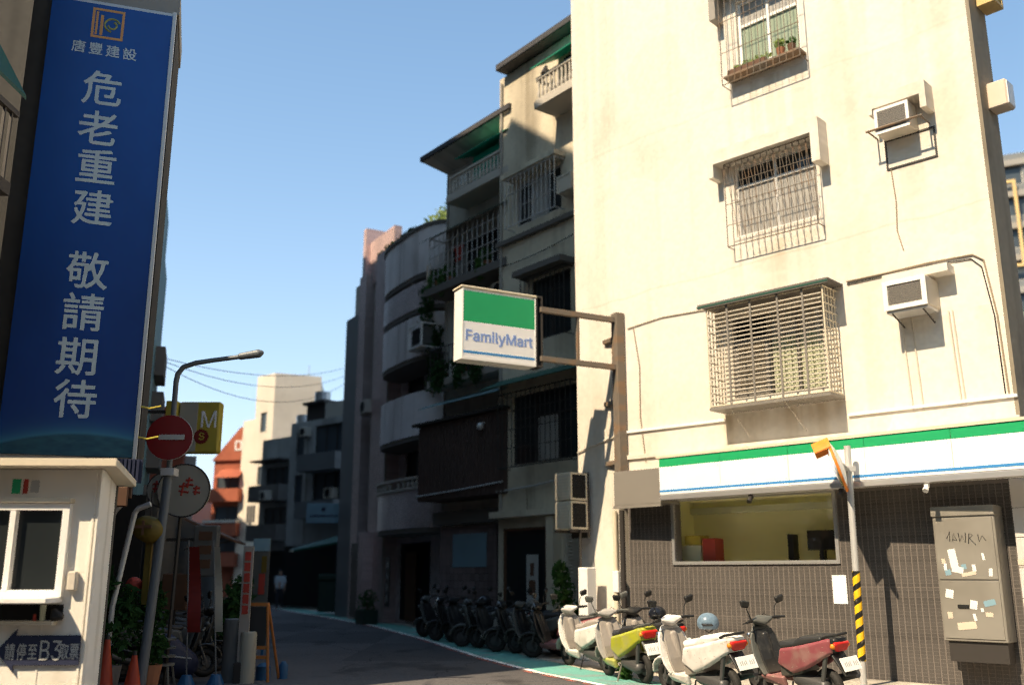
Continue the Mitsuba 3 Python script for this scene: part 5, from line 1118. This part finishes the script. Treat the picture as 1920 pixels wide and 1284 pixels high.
part(bb, 'foot', bx(-4.2, -3.98, 15.2, 15.4, 0, .3, .01), 'dark_steel')
bb = thing('banner_board', 'tall board with a blue top and yellow and red print beyond the trestle board', 'signboard')
part(bb, 'panel', bx(-5.27, -4.93, 20, 20.04, .9, 2.3, .005), 'scooter_grey')
part(bb, 'blue_top', bx(-5.27, -4.93, 19.985, 19.998, 2.05, 2.3), 'light_blue_board')
part(bb, 'print', cat([bx(-5.12, -5.0, 19.985, 19.998, 1.2, 1.6)]), 'poster_red')
part(bb, 'print', cat([bx(-5.08, -4.98, 19.985, 19.998, 1.62, 1.95)]), 'dull_yellow')
part(bb, 'leg', cat([bx(-5.25, -5.2, 20.0, 20.04, 0, .9), bx(-5.0, -4.95, 20.0, 20.04, 0, .9)]), 'blue_plastic')
solo('water_bottle', 'blue water bottle on the ground right of the trestle board', 'bottle', tube([(-3.6, 15.9, 0), (-3.6, 15.9, .2), (-3.6, 15.9, .26)], [.07, .07, .03], 12), 'blue_plastic', smooth=40)
solo('water_bottle', 'blue jug on the ground beneath the trestle board', 'bottle', tube([(-3.88, 15.75, 0), (-3.88, 15.75, .2), (-3.88, 15.75, .25)], [.11, .11, .04], 12), 'blue_plastic', smooth=40)
for i, (x, y, z, m, lab) in enumerate([(-6.6, 24, 0, 'dark_concrete', 'stack of dark crates deep in the shaded shopfronts on the left')]):
    cr = thing('crate_stack', lab, 'crates')
    for j in range(3):
        part(cr, 'crate', bx(x - .3, x + .3, y - .3, y + .3, j * .36, j * .36 + .34, .02), 'wood_brown' if j % 2 else m)
# shaded shop row on the left behind the clutter
b = thing('shop_row', 'dark shuttered single storey shop row along the left of the alley', 'building')
part(b, 'wall', footprint([(-6.3, 17.3), (-9.4, 30), (-13.5, 45), (-16, 45), (-9, 17)], 0, 2.9), 'dark_render')
for i in range(5):
    t = .05 + i * .19
    x, y = -6.3 - 3.1 * t, 17.3 + 12.7 * t
    F_ = Frame((x, y), (.237, -.9715))
    part(b, 'shutter', bx(-1.0, 1.0, .0, .03, .1, 2.4) if False else bx(-1.0, 1.0, .005, .05, .1, 2.4), ['dark_steel', 'wood_brown', 'teal_panel', 'dark_steel', 'wood_brown'][i], F_)

def shop_clutter():
    a = thing('shop_awning', 'dark red cloth awning over the shaded shops left of the street end', 'awning')
    part(a, 'cloth', trimesh.convex.convex_hull(np.array([(-6.9, 20.5, 2.75), (-7.3, 23.0, 2.75), (-5.9, 20.8, 2.3), (-6.3, 23.2, 2.3), (-6.9, 20.5, 2.7), (-7.3, 23.0, 2.7), (-5.9, 20.8, 2.25), (-6.3, 23.2, 2.25)], float)), 'wood_brown')
    part(a, 'strut', tube([(-6.9, 20.6, 2.1), (-5.95, 20.85, 2.28)], .02, 5), 'dark_steel')
    v = thing('light_box', 'upright dim light box sign standing out from the shaded shops on the left', 'sign')
    part(v, 'box', bx(-6.05, -5.6, 18.6, 18.8, 1.55, 2.5, .02), 'barrel_grey')
    part(v, 'print', cat([bx(-5.95, -5.7, 18.585, 18.598, 1.7 + .26 * j, 1.86 + .26 * j) for j in range(3)]), 'wood_brown')
    part(v, 'bracket', bx(-6.6, -6.05, 18.68, 18.72, 2.2, 2.26), 'dark_steel')
    for j, (x, y, z, m_, lab) in enumerate(((-5.75, 16.9, 1.0, 'wood_brown', 'small dark brown notice board among the scooters on the left'), (-5.2, 15.4, .95, 'navy', 'dark blue cloth bundle on the shaded kerb left of the red feather flag'))):
        q_ = thing('notice_board' if j == 0 else 'cloth_bundle', lab, 'board' if j == 0 else 'bundle')
        if j == 0:
            part(q_, 'panel', bx(x - .22, x + .22, y - .02, y + .02, z, z + .6, .01), m_)
            part(q_, 'post', bx(x - .03, x + .03, y - .01, y + .05, 0, z), 'dark_steel')
        else:
            part(q_, 'bundle', hull(((x, y, .3), .2), ((x + .15, y + .1, .25), .22), ((x - .1, y, .55), .16), fine=True), m_, smooth=True)
            part(q_, 'cord', tube([(x - .3, y - .1, .35), (x, y - .23, .4), (x + .33, y - .1, .35)], .012, 5), 'board_grey')
    for j, (x, y, lab) in enumerate(((-5.15, 14.9, 'stack of dark plastic stools beside the lamp pole'), (-4.55, 16.6, 'stack of dark stools behind the grey barrels'))):
        t_ = thing('stool_stack', lab, 'stools')
        for r in range(4):
            z = .3 + r * .12
            part(t_, 'seat', disc((x, y, z), (0, 0, 1), .16, .03, 14), 'wood_brown' if j else 'scooter_grey')
        for a_ in (.8, 2.4, 3.9, 5.5):
            part(t_, 'leg', tube([(x + .2 * math.cos(a_), y + .2 * math.sin(a_), 0), (x + .13 * math.cos(a_), y + .13 * math.sin(a_), .3)], .018, 5), 'scooter_grey')
    for j, (x, y, r, lab) in enumerate(((-6.2, 17.2, .35, 'dark leafy pot plant behind the beige round signboards'), (-5.0, 17.4, .3, 'dark leafy pot plant behind the red feather flag'), (-5.3, 19.0, .4, 'larger dark pot plant by the shaded shops on the left'))):
        p_ = thing('pot_plant', lab, 'plant')
        part(p_, 'pot', tube([(x, y, 0), (x, y, .4)], [.16, .22], 14), 'dark_concrete')
        part(p_, 'leaves', foliage([((x, y, .4 + r), (r, r, r)), ((x + .1, y, .5 + 2 * r), (r * .7, r * .7, r * .8))], 150, .09, 90 + j), 'leaf_dark')
shop_clutter()

# ================================================================== SCOOTERS
def rotx(m, a, p=(0, 0, 0), ax=(0, 1, 0)):
    return m.apply_transform(trimesh.transformations.rotation_matrix(a, ax, p))

def wheel_meshes(x, R=.225):
    tyre = torus(R - .055, .055, 28, 10); tyre.apply_transform(trimesh.transformations.rotation_matrix(math.pi / 2, [1, 0, 0])); tyre.apply_translation([x, 0, R])
    rim = cat([disc((x, 0, R), (0, 1, 0), .055, .16, 14), disc((x, 0, R), (0, 1, 0), .135, .012, 24)] + [tube([(x, 0, R), (x + .16 * math.cos(a), 0, R + .16 * math.sin(a))], .016, 5) for a in np.linspace(0, 2 * math.pi, 7)[:-1]])
    return tyre, rim

def mirror_img(m):
    m = m.copy(); m.apply_scale([1, -1, 1]); return m

def scooter_shapes():
    """One scooter in its own frame: x forwards, z up; [(part path, mesh, colour slot, smooth)]."""
    P = []
    for nm, x in (('front_wheel', .63), ('rear_wheel', -.6)):
        ty, ri = wheel_meshes(x)
        P += [(nm, ty, 'rubber', 40), (nm + '__rim', ri, 'engine', False)]
    P.append(('front_fender', cat([hull(((.63 + .27 * math.cos(a), y, .225 + .27 * math.sin(a)), .02), ((.63 + .27 * math.cos(a + .35), y2, .225 + .27 * math.sin(a + .35)), .02), ((.63 + .27 * math.cos(a), -y, .225 + .27 * math.sin(a)), .02), ((.63 + .27 * math.cos(a + .35), -y2, .225 + .27 * math.sin(a + .35)), .02)) for a, y, y2 in ((.25, .05, .07), (.6, .07, .075), (.95, .075, .075), (1.3, .075, .07), (1.65, .07, .06))]), 'body', 35))
    P.append(('fork', cat([tube([(.63, y, .225), (.5, y, .6)], .022, 8) for y in (-.075, .075)]), 'engine', 40))
    sh = []
    prof = [(.58, .90, .10, .10), (.565, .78, .17, .13), (.53, .62, .20, .15), (.46, .45, .20, .14), (.38, .33, .17, .11)]
    for (x0, z0, w0, b0), (x1, z1, w1, b1) in zip(prof, prof[1:]):
        sh.append(hull(((x0 + .02, 0, z0), .035), ((x1 + .02, 0, z1), .035), ((x0 - b0 * .6, w0, z0), .018), ((x0 - b0 * .6, -w0, z0), .018), ((x1 - b1 * .6, w1, z1), .018), ((x1 - b1 * .6, -w1, z1), .018), fine=False))
    P.append(('leg_shield', cat(sh), 'body', 40))
    P.append(('inner_shield', cat([hull(((.47, .12, .86), .015), ((.47, -.12, .86), .015), ((.33, .15, .5), .015), ((.33, -.15, .5), .015), ((.3, .12, .34), .015), ((.3, -.12, .34), .015)), hull(((.44, .0, .8), .05), ((.36, .0, .5), .05))]), 'trim', 40))
    P.append(('headlight', hull(((.645, .06, .8), .04), ((.645, -.06, .8), .04), ((.63, 0, .74), .045)), 'lamp', 40))
    P.append(('front_signal', cat([hull(((.58, s * .13, .74), .02), ((.54, s * .16, .7), .02)) for s in (-1, 1)]), 'amber', 40))
    P.append(('handlebar_cover', hull(((.52, 0, 1.0), .06), ((.56, 0, .95), .05), ((.45, .15, 1.0), .03), ((.45, -.15, 1.0), .03), ((.44, 0, .96), .05)), 'body', 40))
    P.append(('handlebar', cat([tube([(.38, -.35, 1.0), (.43, -.24, 1.01), (.47, -.12, 1.0), (.47, .12, 1.0), (.43, .24, 1.01), (.38, .35, 1.0)], .018, 8)] + [tube([(.43, .2 * s, .99), (.49, .3 * s, .98), (.47, .34 * s, .975)], .008, 5) for s in (-1, 1)]), 'grip', 40))
    for s in (-1, 1):
        P.append(('mirror', cat([tube([(.43, .21 * s, 1.02), (.45, .25 * s, 1.14), (.42, .29 * s, 1.22)], .007, 5), hull(((.41, .27 * s, 1.25), .03), ((.41, .36 * s, 1.27), .03), ((.41, .28 * s, 1.21), .025), ((.41, .36 * s, 1.22), .02)).apply_transform(np.diag([1, 1, 1, 1]))]), 'grip', 40))
    P.append(('floorboard', cat([bx(-.02, .4, -.16, .16, .27, .315, .02), hull(((.38, .13, .3), .03), ((.0, .15, .3), .03), ((.0, .13, .22), .03), ((.36, .1, .24), .03)), hull(((.38, -.13, .3), .03), ((.0, -.15, .3), .03), ((.0, -.13, .22), .03), ((.36, -.1, .24), .03))]), 'side', 35))
    P.append(('under_seat', hull(((.02, .1, .34), .04), ((.02, -.1, .34), .04), ((-.02, .12, .64), .04), ((-.02, -.12, .64), .04), ((-.3, .13, .62), .03), ((-.3, -.13, .62), .03), ((-.3, .1, .4), .03), ((-.3, -.1, .4), .03)), 'trim', 40))
    for s in (-1, 1):
        P.append(('side_panel', cat([hull(((-.0, s * .13, .5), .05), ((-.05, s * .14, .64), .045), ((-.45, s * .16, .70), .05), ((-.45, s * .15, .50), .05), ((-.2, s * .14, .42), .045)), hull(((-.45, s * .16, .70), .05), ((-.45, s * .15, .50), .05), ((-.8, s * .09, .79), .045), ((-.8, s * .09, .68), .04))]), 'side', 40))
    P.append(('tail', hull(((-.45, .1, .74), .05), ((-.45, -.1, .74), .05), ((-.86, .05, .80), .045), ((-.86, -.05, .80), .045), ((-.8, .06, .68), .04), ((-.8, -.06, .68), .04)), 'body', 40))
    P.append(('seat', cat([hull(((.02, .08, .72), .04), ((.02, -.08, .72), .04), ((-.3, .12, .74), .045), ((-.3, -.12, .74), .045), ((-.05, .11, .70), .04), ((-.05, -.11, .70), .04)), hull(((-.3, .12, .74), .045), ((-.3, -.12, .74), .045), ((-.4, .11, .80), .045), ((-.4, -.11, .80), .045), ((-.68, .09, .82), .04), ((-.68, -.09, .82), .04))]), 'seat', 40))
    P.append(('grab_rail', tube([(-.62, .14, .8), (-.8, .13, .86), (-.92, .08, .88), (-.92, -.08, .88), (-.8, -.13, .86), (-.62, -.14, .8)], .016, 8), 'grip', 40))
    P.append(('tail_light', hull(((-.89, .07, .76), .035), ((-.89, -.07, .76), .035), ((-.88, .05, .70), .03), ((-.88, -.05, .70), .03)), 'tail_red', 40))
    P.append(('rear_signal', cat([ball((-.87, s * .13, .74), .035, 1) for s in (-1, 1)]), 'amber', 40))
    P.append(('rear_fender', cat([hull(((-.8, .07, .64), .02), ((-.8, -.07, .64), .02), ((-.98, .07, .40), .015), ((-.98, -.07, .40), .015))]), 'grip', 40))
    pl = bx(-.008, .008, -.15, .15, -.085, .085, .003); rotx(pl, .42); pl.apply_translation([-1.0, 0, .53])
    P.append(('number_plate', pl, 'plate_white', False))
    mk = cat([bx(-.0105, -.0085, -.115 + i * .03, -.1 + i * .03, -.03, .03 - .012 * (i % 2)) for i in range(8) if i != 3]); rotx(mk, .42); mk.apply_translation([-1.0, 0, .53])
    P.append(('number_plate__marking', mk, 'mark', False))
    for s in (-1, 1):
        P.append(('brake_cable', tube([(.45, .2 * s, .99), (.56, .14 * s, 1.06), (.6, .05 * s, .98)], .006, 5), 'grip', False))
        P.append(('panel_seam', tube([(-.03, .185 * s, .6), (-.3, .205 * s, .6), (-.6, .178 * s, .66), (-.8, .135 * s, .7)], .004, 4), 'grip', False))
    P.append(('engine', cat([hull(((-.6, .1, .24), .09), ((-.2, .09, .3), .09), ((-.25, -.06, .3), .1), ((-.5, -.05, .26), .08)), tube([(-.62, .12, .3), (-.72, .12, .62)], .03, 8)]), 'engine', 40))
    P.append(('exhaust', cat([tube([(-.2, -.14, .24), (-.4, -.17, .25), (-.55, -.18, .28), (-.9, -.2, .38)], [.02, .03, .05, .055], 10)]), 'engine', 40))
    P.append(('side_stand', tube([(-.1, .12, .26), (-.16, .26, .02)], .012, 5), 'grip', False))
    return P
WIDE = {'leg_shield': 1.22, 'inner_shield': 1.22, 'side_panel': 1.25, 'tail': 1.35, 'seat': 1.35, 'under_seat': 1.3, 'floorboard': 1.25, 'rear_fender': 1.3, 'tail_light': 1.3, 'front_fender': 1.2, 'headlight': 1.3}
SHAPES_ = [(n_, mikit.ply(m_.copy().apply_transform(np.diag([1, WIDE.get(n_, 1), 1, 1])), None, smooth=s_), c_) for n_, m_, c_, s_ in scooter_shapes()]

def scooter(x, y, heading, label, group=None, lean=6, size=1.0, **slots):
    k = thing('scooter', label, 'scooter', group)
    col = dict(body='scooter_black', side=None, trim='scooter_grey', seat='seat_vinyl', grip='black_plastic', engine='engine', rubber='rubber', lamp='chrome', tail_red='tail_red', amber='amber', plate_white='plate_white', mark='board_grey')
    col.update(slots)
    col['side'] = col['side'] or col['body']
    to = T().translate([x, y, 0]).rotate([0, 0, 1], heading).rotate([1, 0, 0], -lean).scale([size, size, size * (2 - size)])
    made = {}
    for n_, d, c in SHAPES_:
        if '__' in n_:
            a_, b_ = n_.split('__')
            part(made[a_], b_, d, col[c], to_world=to)
        else:
            made[n_] = part(k, n_, d, col[c], to_world=to)
    return k, to

def helmet(x, y, z, m, label, visor=True):
    h = thing('helmet', label, 'helmet')
    sh = trimesh.creation.icosphere(3, .135)
    sh.apply_scale([1.08, .95, 1.0]); sh.vertices[:, 2] = np.maximum(sh.vertices[:, 2], -.075)
    part(h, 'shell', sh.copy().apply_translation([x, y, z]), m, smooth=40)
    part(h, 'brim', hull(((x + .02, y - .12, z - .01), .012), ((x - .1, y - .12, z - .01), .012), ((x - .1, y - .17, z - .02), .01), ((x + .02, y - .18, z - .02), .01)), 'black_plastic')
    part(h, 'strap', tube([(x - .11, y, z - .05), (x, y - .03, z - .12), (x + .11, y, z - .05)], .008, 5), 'black_plastic')

scooter(1.33, 17.6, 118, 'cream white scooter at the head of the sunlit row, nearest the cream building corner', body='scooter_white', side='scooter_white', trim='scooter_taupe', seat='scooter_taupe')
scooter(1.8, 15.75, 111, 'lime green scooter with a red tail light and silver leg shield', body='scooter_silver', side='scooter_lime', trim='scooter_taupe', grip='scooter_grey')
sk = [k for k in labels if k.startswith('scooter')][-1]
scene[sk + '__tail']['bsdf'] = {'type': 'ref', 'id': 'mat_scooter_lime'}
scene[sk + '__floorboard']['bsdf'] = {'type': 'ref', 'id': 'mat_scooter_lime'}
scooter(2.5, 13.45, 118, 'white scooter with a blue grey helmet on its seat, beside the lime green one', body='scooter_white', side='scooter_white', trim='scooter_taupe', seat='scooter_white')
k, to = scooter(3.73, 13.3, 119, 'dark scooter with dusty red side panels at the right of the row', body='scooter_grey', side='scooter_red', trim='scooter_black')
scene[k + '__tail']['bsdf'] = {'type': 'ref', 'id': 'mat_scooter_black'}
scooter(2.35, 16.7, 114, 'black scooter between the tiled wall and the lime green scooter', body='scooter_black', trim='scooter_taupe')
helmet(2.4, 16.45, .95, 'helmet_black', 'glossy black helmet on the black scooter near the tiled wall')
helmet(2.62, 13.35, .96, 'helmet_blue', 'blue grey open face helmet on the white scooter')
# parked in the shade along the alley
ORD = ['first', 'second', 'third', 'fourth', 'fifth', 'sixth', 'seventh', 'eighth']
gs = 'dark scooters parked in the shade along the alley'
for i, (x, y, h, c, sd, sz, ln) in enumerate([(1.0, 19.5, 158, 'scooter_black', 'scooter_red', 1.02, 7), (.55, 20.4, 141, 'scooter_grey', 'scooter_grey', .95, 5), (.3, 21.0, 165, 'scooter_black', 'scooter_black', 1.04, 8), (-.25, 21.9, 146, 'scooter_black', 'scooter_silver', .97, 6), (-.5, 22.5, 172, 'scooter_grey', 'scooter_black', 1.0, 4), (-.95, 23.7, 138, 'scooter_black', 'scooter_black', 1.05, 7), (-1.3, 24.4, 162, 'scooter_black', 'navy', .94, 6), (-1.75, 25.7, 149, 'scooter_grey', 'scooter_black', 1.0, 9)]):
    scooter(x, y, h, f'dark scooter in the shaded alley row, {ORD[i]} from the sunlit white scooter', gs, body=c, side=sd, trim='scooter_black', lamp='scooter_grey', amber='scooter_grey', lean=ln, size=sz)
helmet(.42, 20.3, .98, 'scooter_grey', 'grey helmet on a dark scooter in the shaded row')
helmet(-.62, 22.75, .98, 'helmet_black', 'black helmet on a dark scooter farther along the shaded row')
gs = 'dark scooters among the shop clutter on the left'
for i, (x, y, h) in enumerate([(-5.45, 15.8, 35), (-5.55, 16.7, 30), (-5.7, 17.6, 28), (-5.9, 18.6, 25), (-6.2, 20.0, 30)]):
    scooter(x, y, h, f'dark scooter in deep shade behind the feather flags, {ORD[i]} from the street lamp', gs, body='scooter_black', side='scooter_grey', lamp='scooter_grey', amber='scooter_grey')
# rear of the row: weeds at the lane edge
p_ = thing('weed', 'small green weed growing beside the lime green scooter', 'plant')
part(p_, 'leaves', foliage([((1.75, 15.75, .12), (.14, .14, .14)), ((1.85, 15.9, .25), (.1, .1, .16))], 90, .06, 80), 'leaf_mid')
part(p_, 'stem', tube([(1.8, 15.8, 0), (1.82, 15.85, .28)], .008, 5), 'leaf_mid')
p_ = thing('corner_shrub', 'green shrub growing at the foot of the cream building corner', 'plant')
part(p_, 'leaves', foliage([((1.05, 20.4, 1.2), (.25, .25, .4)), ((1.2, 20.3, .7), (.25, .25, .4)), ((1.0, 20.4, 1.6), (.18, .2, .25))], 170, .08, 81), 'leaf_mid')
part(p_, 'stem', tube([(1.1, 20.4, 0), (1.05, 20.4, 1.5)], .02, 6), 'wood_brown')

# ================================================================== PERSON FAR DOWN THE STREET
def chain(*segs):
    M_ = manifold3d.Manifold()
    for s_ in segs:
        m_ = hull(*s_)
        M_ += manifold3d.Manifold(manifold3d.Mesh(np.asarray(m_.vertices, np.float32), np.asarray(m_.faces, np.uint32)))
    m_ = M_.to_mesh()
    t_ = trimesh.Trimesh(m_.vert_properties[:, :3], m_.tri_verts)
    return t_
PX = Frame((-10.85, 46.3), (1, 0))
pe = thing('person', 'person in a white shirt and dark trousers walking far down the shaded street', 'person')
arms = []
for s in (-1, 1):
    sh_, el, wr = (.19 * s, 0, 1.43), (.25 * s, .04 * s, 1.14), (.24 * s, .14 * s, .9)
    arms += [((sh_, .055), (el, .042)), ((el, .042), (wr, .03)), ((wr, .03), ((wr[0], wr[1] + .02, wr[2] - .06), .034))]
    for j in range(4):
        f0 = (wr[0], wr[1] - .012 + j * .016, wr[2] - .09)
        arms.append(((f0, .009), ((f0[0] - .01 * s, f0[1] + .005, f0[2] - .075 + .01 * abs(j - 1.5)), .007)))
    arms.append((((wr[0], wr[1] + .04, wr[2] - .04), .01), ((wr[0] - .01 * s, wr[1] + .06, wr[2] - .09), .008)))
body = chain((((0, 0, 1.62), .09), ((0, .02, 1.68), .095), ((0, .04, 1.56), .06)), (((0, 0, 1.42), .05), ((0, 0, 1.56), .05)), (((-.14, 0, 1.42), .07), ((.14, 0, 1.42), .07), ((0, 0, 1.0), .12)), *arms,
             (((-.09, .08, .06), .04), ((-.09, .2, .04), .03)), (((.09, -.16, .08), .04), ((.09, -.05, .04), .03)), (((0, .1, 1.6), .02), ((0, .125, 1.58), .014)))
part(pe, 'body', body, 'skin', PX)
part(pe, 'shirt', chain((((-.15, 0, 1.42), .085), ((.15, 0, 1.42), .085), ((-.1, 0, .98), .105), ((.1, 0, .98), .105)), (((-.19, 0, 1.43), .07), ((-.24, -.03, 1.2), .06)), (((.19, 0, 1.43), .07), ((.24, .03, 1.2), .06))), 'shirt', PX, smooth=40)
part(pe, 'trousers', chain((((-.1, 0, .96), .1), ((.1, 0, .96), .1)), (((-.1, 0, .92), .1), ((-.1, .06, .5), .07)), (((-.1, .06, .5), .07), ((-.09, .08, .1), .05)), (((.1, 0, .92), .1), ((.1, -.03, .5), .07)), (((.1, -.03, .5), .07), ((.09, -.16, .12), .05))), 'trousers', PX, smooth=40)
part(pe, 'hair', chain((((0, -.02, 1.7), .1), ((0, .02, 1.73), .09)), (((0, -.06, 1.66), .08), ((0, -.05, 1.6), .06))), 'hair', PX, smooth=40)

# ================================================================== OVERHEAD WIRES
for a_, c_, d_, lab in [((-7.75, 21, 6.28), (-6.2, 35, 9.05), .35, 'upper overhead wire sagging across the street behind the lamp'), ((-7.75, 21, 6.2), (-6.2, 35, 8.75), .5, 'middle overhead wire crossing the street behind the lamp'), ((-7.75, 21, 6.1), (-6.2, 35, 8.45), .75, 'lower overhead wire crossing the street behind the lamp')]:
    solo('overhead_wire', lab, 'wire', tube(sag(a_, c_, d_), .009, 5), 'lamp_grey')
for z, lab in ((62, 'upper of two distant wires at the right edge of the sky'), (59.5, 'lower of two distant wires at the right edge of the sky')):
    solo('overhead_wire', lab, 'wire', tube(sag((40, 75, z), (90, 95, z + 6), 1.5), .09, 5), 'cable_black')

# ================================================================== UNSEEN ROWS BEHIND THE CAMERA (added to cut the sky light)
def sky_blocker(x0, x1, y0, y1, h, face, lab, m):
    b = thing('street_building', lab, 'building')
    part(b, 'body', bx(x0, x1, y0, y1, 0, h), m)
    L_ = (x1 - x0) if face in 'NS' else (y1 - y0)
    F_ = {'N': Frame((x1, y1), (-1, 0)), 'E': Frame((x1, y0), (0, 1)), 'W': Frame((x0, y1), (0, -1))}[face]
    F_.n = {'N': np.array([0, 1.0]), 'E': np.array([1.0, 0]), 'W': np.array([-1.0, 0])}[face]
    F_.M[:2, 1] = F_.n
    for r in range(int(h // 3.1) - 1):
        for c_ in range(int(L_ // 4)):
            k = part(b, 'window', ring(1 + c_ * 4, 3 + c_ * 4, 3.9 + r * 3.1, 5.4 + r * 3.1, .07, .0, .06), 'aluminium', F_)
            part(k, 'pane', bx(1.05 + c_ * 4, 2.95 + c_ * 4, .01, .02, 3.95 + r * 3.1, 5.35 + r * 3.1), 'dark_glass', F_)
            part(k, 'hood', bx(.8 + c_ * 4, 3.2 + c_ * 4, .0, .5, 5.55 + r * 3.1, 5.65 + r * 3.1), 'grey_concrete', F_)
sky_blocker(13, 27, -22, 9, 19, 'W', 'unseen grey apartment row added to cut sky light, right of the street behind the viewpoint', 'grey_concrete')
sky_blocker(-14, 11, -38, -26, 27, 'N', 'unseen apartment row added to cut sky light, across the crossing behind the viewpoint', 'grey_concrete')
sky_blocker(-30, -15, -24, 2, 17, 'E', 'unseen apartment row added to cut sky light, left of the street behind the viewpoint', 'dark_concrete')
